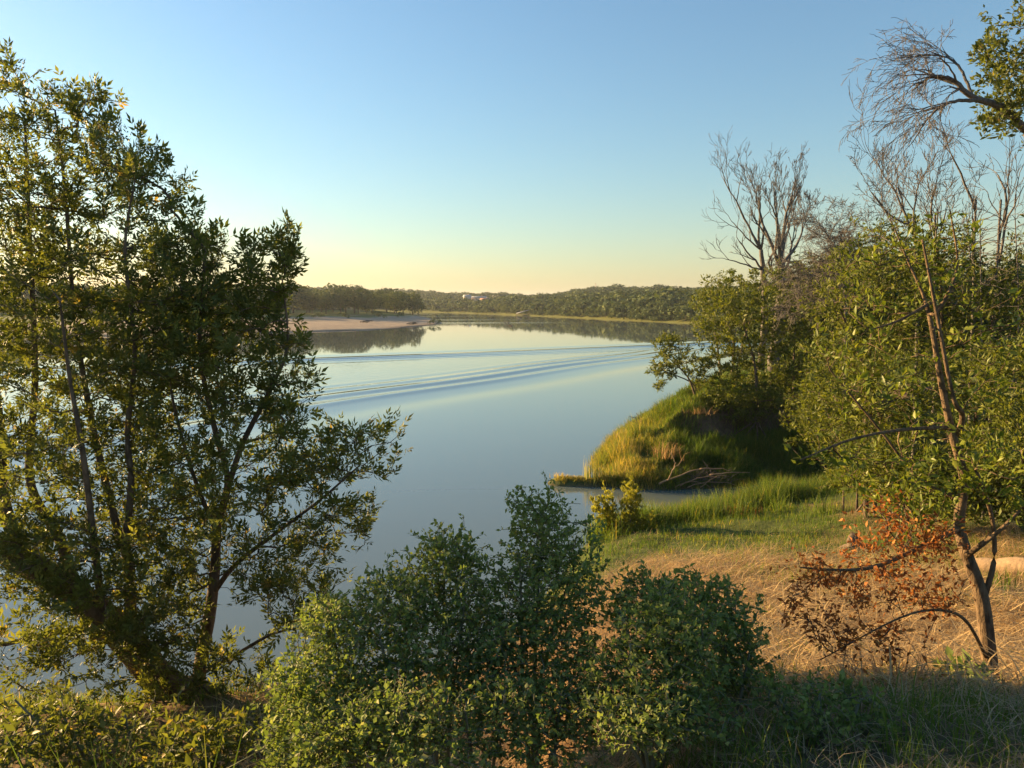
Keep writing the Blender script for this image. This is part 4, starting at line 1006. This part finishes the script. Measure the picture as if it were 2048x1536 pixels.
def wood(name, label, n, ymin, ymax, xl, xr, rule, hh, proto):
    y = ymin * (ymax / ymin) ** R.random(n); x = y * R.uniform(xl, xr, n)
    z, _, zr, zl_, _, e, ef, _, _ = height(x, y, True); k = rule(x, y, e, ef, z) & ~near_house(x, y); x, y, z = x[k], y[k], z[k]
    n = len(x); mb = MB(); which = R.integers(0, len(proto), n)
    for i, (Vp, Tp, tp) in enumerate(proto):
        m = which == i; q = m.sum()
        if not q: continue
        a = R.random(q) * 6.28; s = hh * np.exp(R.normal(0, .18, q)); ca_, sa_ = np.cos(a)[:, None], np.sin(a)[:, None]; w = R.uniform(1.0, 1.7, q)[:, None]
        V = np.stack([(Vp[None, :, 0] * ca_ - Vp[None, :, 1] * sa_) * w * s[:, None] + x[m][:, None], (Vp[None, :, 0] * sa_ + Vp[None, :, 1] * ca_) * w * s[:, None] + y[m][:, None],
                      Vp[None, :, 2] * s[:, None] + z[m][:, None] - .3], 2).reshape(-1, 3)
        T = (Tp[None] + (np.arange(q) * len(Vp))[:, None, None]).reshape(-1, 3)
        mb.add(V, T, np.clip(tp[None] + R.normal(0, .16, q)[:, None], 0, 1).ravel())
    return stuff(name, label, 'woods', mb, M['far'])


wood('far_woods', 'scrubby woods covering the low hills of the far bank', 15000, 190, 1000, -.45, .34, lambda x, y, e, ef, z: (e > 4) & (e < 420), 4.8, FAR)
wood('shore_scrub', 'sunlit scrub fringing the far waterline', 5200, 185, 520, -.2, .34, lambda x, y, e, ef, z: (e > 0.6) & (e < 9) & (z > .05), 2.2, FAR)
wood('sandbar_woods', 'dark woods behind the sand bar', 2600, 190, 620, -1.1, -.06, lambda x, y, e, ef, z: (ef > 92) & (ef < 330) & (e < -3) & (z > 1.5), 7.5, FAR)
wood('bank_woods', 'trees on the right bank beyond the point', 420, 45, 230, .16, .8, lambda x, y, e, ef, z: (e > 5) & (e < 70), 5.5, [crown(60 + s, 1500, .034, 9) for s in range(3)])

def far_trees(name, label, group, pts, protos, h, trunk=True, cat='tree', mat='far'):
    """each tree its own thing; tint and size set the kinds apart"""
    mes = [[mesh('crown', V, T, M[mat], {'tint': ('FLOAT', np.clip(t + sh, 0, 1))}) for V, T, t in protos] for sh in (-.22, .02, .30)]
    Vt, Tt = tube([(0, 0, -.02), (.005, 0, .2), (0, .01, .45)], [.022, .017, .01], 6); mt = mesh('trunk', Vt, Tt, M['bark'], None, True)
    for x, y in pts:
        z = hz(x, y); s = h * float(np.clip(math.exp(R.normal(0, .2)), .7, 1.3)); k = int(R.integers(0, 3)); wide = R.uniform(.85, 1.5)
        o = empty(name, (x, y, z - .05 * s), label.format(('dark', 'green', 'pale olive')[k], 'broad' if wide > 1.15 else 'narrow'), cat, group)
        o.rotation_euler = (0, 0, R.random() * 6.28); o.scale = (s * wide, s * wide * R.uniform(.9, 1.1), s)
        link('crown', mes[k][R.integers(0, len(protos))], o)
        if trunk: link('trunk', mt, o)
pts = []
for px in np.linspace(330, 850, 44):
    Yt = np.interp(px, [330, 600, 760, 850], [222, 250, 274, 296]) + R.uniform(-11, 11); pts.append(((px + R.normal(0, 6) - 1024) / 1500 * Yt, Yt))
pts = [p for p in pts if hz(*p) > 1.0]
far_trees('sandbar_tree', '{} {} tree in the front row of woods behind the sand bar', 'trees behind the sand bar', pts, MID, 8.4)
pts = []
for u in np.linspace(0, 1, 75):
    y0 = 190 + 230 * u; i = np.interp(y0, [130, 180, 225, 280, 330, 390, 450], [55, 62, 50, 33, 16, -5, -32]); off = R.uniform(2.5, 11)
    x, y = i + off, y0 + off * .4
    if not near_house(np.array([x]), np.array([y]))[0]: pts.append((x, y))
far_trees('shore_tree', '{} {} tree near the water on the far bank', 'trees along the far shore', pts, MID, 5.6)
pts = [((px - 1024) / 1500 * Yt, Yt) for px, Yt in ((575, 214), (640, 218), (690, 220), (760, 232), (800, 240), (540, 210), (480, 206))]
far_trees('sandbar_bush', 'low {} {} bush in the green strip above the sand', 'bushes above the sand bar', pts, LOWB, 2.6, False, 'bush')
far_trees('tip_bush', 'dark little bush at the very tip of the sand bar', None, [(-21.5, 205)], LOWB, 2.2, False, 'bush')
# drift lying on the sand
for px, Yt, lab in ((728, 203, 'dark drift heap along the grass edge of the sand bar'), (823, 200, 'drift heap on the narrow end of the sand bar')):
    a = V3((px - 1024) / 1500 * Yt, Yt, 0); a[2] = hz(a[0], a[1]); o = empty('drift_heap', a, lab, 'driftwood')
    for k in range(7):
        s0 = a + V3(R.uniform(-1.8, 1.2), R.uniform(-.8, .8), .1); mb = MB(); mb.add(*tube(bent(s0, s0 + V3(R.uniform(1, 2.5), R.normal(0, .6), R.uniform(0, .6)), .2, 6, .06), np.linspace(.16, .06, 6), 6)); mb.build('branch', M['dead'], o, a, True)
# snags in the far water
for px, py, lab in ((1010, 646, 'dark leafy snag breaking the far water surface'), (1021, 652, 'pale floating snag on the far water')):
    Yt = EYE * 1500 / (py - 606); a = V3((px - 1024) / 1500 * Yt, Yt, 0); o = empty('water_snag', a, lab, 'snag')
    for k in range(6):
        s0 = a + V3(R.uniform(-1, 1), R.normal(0, .3), -.1); mb = MB(); mb.add(*tube(bent(s0, s0 + V3(R.normal(0, .7), R.normal(0, .3), R.uniform(.3, 1.1 if px < 1015 else .35)), .1, 6, .05), np.linspace(.10, .03, 6), 6))
        mb.build('branch', M['dead' if px < 1015 else 'drift'], o, a, True)

# ------------------------------------------------------------------ houses, boathouse, mast
wallw = plain_mat('white_wall', (0.42, 0.40, 0.37)); wallt = plain_mat('tan_wall', (0.45, 0.30, 0.20)); roofg = plain_mat('grey_roof', (0.30, 0.31, 0.33), .6)
roofr = plain_mat('red_roof', (0.26, 0.12, 0.08)); glassm = plain_mat('window_glass', (0.05, 0.06, 0.07), .1); steel = plain_mat('mast_steel', (0.35, 0.20, 0.18), .6)
def boxm(mb, c, s):
    v = np.array([(x, y, z) for z in (-.5, .5) for y in (-.5, .5) for x in (-.5, .5)]) * s + c
    mb.add(v, np.array([(0, 2, 3), (0, 3, 1), (4, 5, 7), (4, 7, 6), (0, 1, 5), (0, 5, 4), (2, 6, 7), (2, 7, 3), (0, 4, 6), (0, 6, 2), (1, 3, 7), (1, 7, 5)]))
def house(label, px, Yh, w, d, hgt, rot, wall, roof, nwin, rh=1.6, name='house', lift=0.0):
    x = (px - 1024) / 1500 * Yh; z = hz(x, Yh) + lift; o = empty(name, (x, Yh, z), label, 'house'); o.rotation_euler = (0, 0, rot)
    mb = MB(); boxm(mb, V3(0, 0, hgt / 2 - 1.5), V3(w, d, hgt + 3)); mb.build('wall', wall, o)
    e = .5; V = np.array([(-w / 2 - e, -d / 2 - e, hgt), (w / 2 + e, -d / 2 - e, hgt), (w / 2 + e, d / 2 + e, hgt), (-w / 2 - e, d / 2 + e, hgt), (-w / 2 - e, 0, hgt + rh), (w / 2 + e, 0, hgt + rh)])
    mb = MB(); mb.add(V, np.array([(0, 1, 5), (0, 5, 4), (2, 3, 4), (2, 4, 5), (0, 4, 3), (1, 2, 5), (0, 3, 2), (0, 2, 1)])); rf = mb.build('roof', roof, o); mb = MB(); boxm(mb, V3(w * .25, d * .15, hgt + rh), V3(.7, .7, 1.4)); mb.build('chimney', wallt, rf)
    for k in range(nwin):
        cx = -w / 2 + w * (k + .5) / nwin; mb = MB(); boxm(mb, V3(cx, -d / 2 - .03, hgt * .55), V3(w / nwin * .45, .1, hgt * .4)); f = mb.build('window', wallw, o); mb = MB(); boxm(mb, V3(cx, -d / 2 - .1, hgt * .55), V3(w / nwin * .36, .06, hgt * .32)); mb.build('pane', glassm, f)
    return o
house('white hilltop house with tall bright walls', 935, 600, 5, 5, 4.5, .35, wallw, roofg, 2, lift=0.0)
house('long low house with pale grey roof on the hilltop', 957, 640, 13, 7, 2.6, .1, wallt, roofg, 4, 1.2, lift=0.4)
house('red-roofed house below the hilltop houses', 970, 560, 6, 5, 2.6, -.25, wallt, roofr, 3, 1.2, lift=0.0)
house('wide grey-roofed house at the end of the hilltop row', 1005, 660, 16, 7, 2.6, .05, wallt, roofg, 5, 1.2, lift=0.6)
# boathouse
x = (1045 - 1024) / 1500 * 362; bo = empty('boathouse', (x, 362, 0), 'grey sloping-roofed boathouse at the far water edge', 'boathouse')
mb = MB(); V = np.array([(-3, -2, .9), (3.4, -2, 2.6), (3.4, 2.5, 2.7), (-3, 2.5, 1.0)]); V = np.vstack([V, V + V3(0, 0, .18)])
mb.add(V, np.array([(0, 2, 1), (0, 3, 2), (4, 5, 6), (4, 6, 7), (0, 1, 5), (0, 5, 4), (1, 2, 6), (1, 6, 5), (2, 3, 7), (2, 7, 6), (3, 0, 4), (3, 4, 7)])); mb.build('roof', roofg, bo)
for sx, sy, h_ in ((-2.8, -1.8, 1.0), (3.1, -1.8, 2.5), (3.1, 2.2, 2.6), (-2.8, 2.2, 1.0)):
    mb = MB(); mb.add(*tube([(sx, sy, -1), (sx, sy, h_)], .1, 6)); mb.build('post', M['drift'], bo)
mb = MB(); boxm(mb, V3(.2, .2, .35), V3(6, 4, .25)); mb.build('deck', M['drift'], bo)
# radio mast
Ym = 800; x = (1190 - 1024) / 1500 * Ym; z = hz(x, Ym); top = at(1190, 567, Ym)[2] - z
ms = empty('radio_mast', (x, Ym, z), 'thin red and white lattice mast on the far ridge', 'mast')
for k in range(3):
    a = k * 2.094; mb = MB(); mb.add(*tube([(math.cos(a) * .5, math.sin(a) * .5, -1), (math.cos(a) * .22, math.sin(a) * .22, top)], .11, 5)); mb.build('leg', steel, ms)
for i in range(14):
    z0, z1 = top * i / 14, top * (i + 1) / 14; mb = MB(); q = [(.5 - .28 * i / 14), (.5 - .28 * (i + 1) / 14)]
    for k in range(3): mb.add(*tube([(math.cos(k * 2.094) * q[0], math.sin(k * 2.094) * q[0], z0), (math.cos(k * 2.094 + 2.094) * q[1], math.sin(k * 2.094 + 2.094) * q[1], z1)], .06, 4))
    mb.build('brace', wallw if i % 2 else steel, ms)
mb = MB(); boxm(mb, V3(0, 0, top), V3(.9, .9, .5)); boxm(mb, V3(0, 0, top - 4), V3(1.1, 1.1, .6)); mb.build('antenna', steel, ms)

# ------------------------------------------------------------------ evening haze over the river
hzm = bpy.data.materials.new('haze'); hzm.use_nodes = True; t = hzm.node_tree; t.nodes.clear()
o_ = t.nodes.new('ShaderNodeOutputMaterial'); pv = t.nodes.new('ShaderNodeVolumePrincipled')
pv.inputs['Color'].default_value = (0.78, 0.87, 1.0, 1); pv.inputs['Density'].default_value = 0.00016; pv.inputs['Anisotropy'].default_value = 0.3
t.links.new(pv.outputs[0], o_.inputs['Volume'])
mb = MB(); boxm(mb, V3(0, 1550, 20), V3(5400, 3800, 50))
hb = mb.build('haze', hzm); hb['kind'] = 'stuff'; hb['label'] = 'thin evening haze over the river valley'
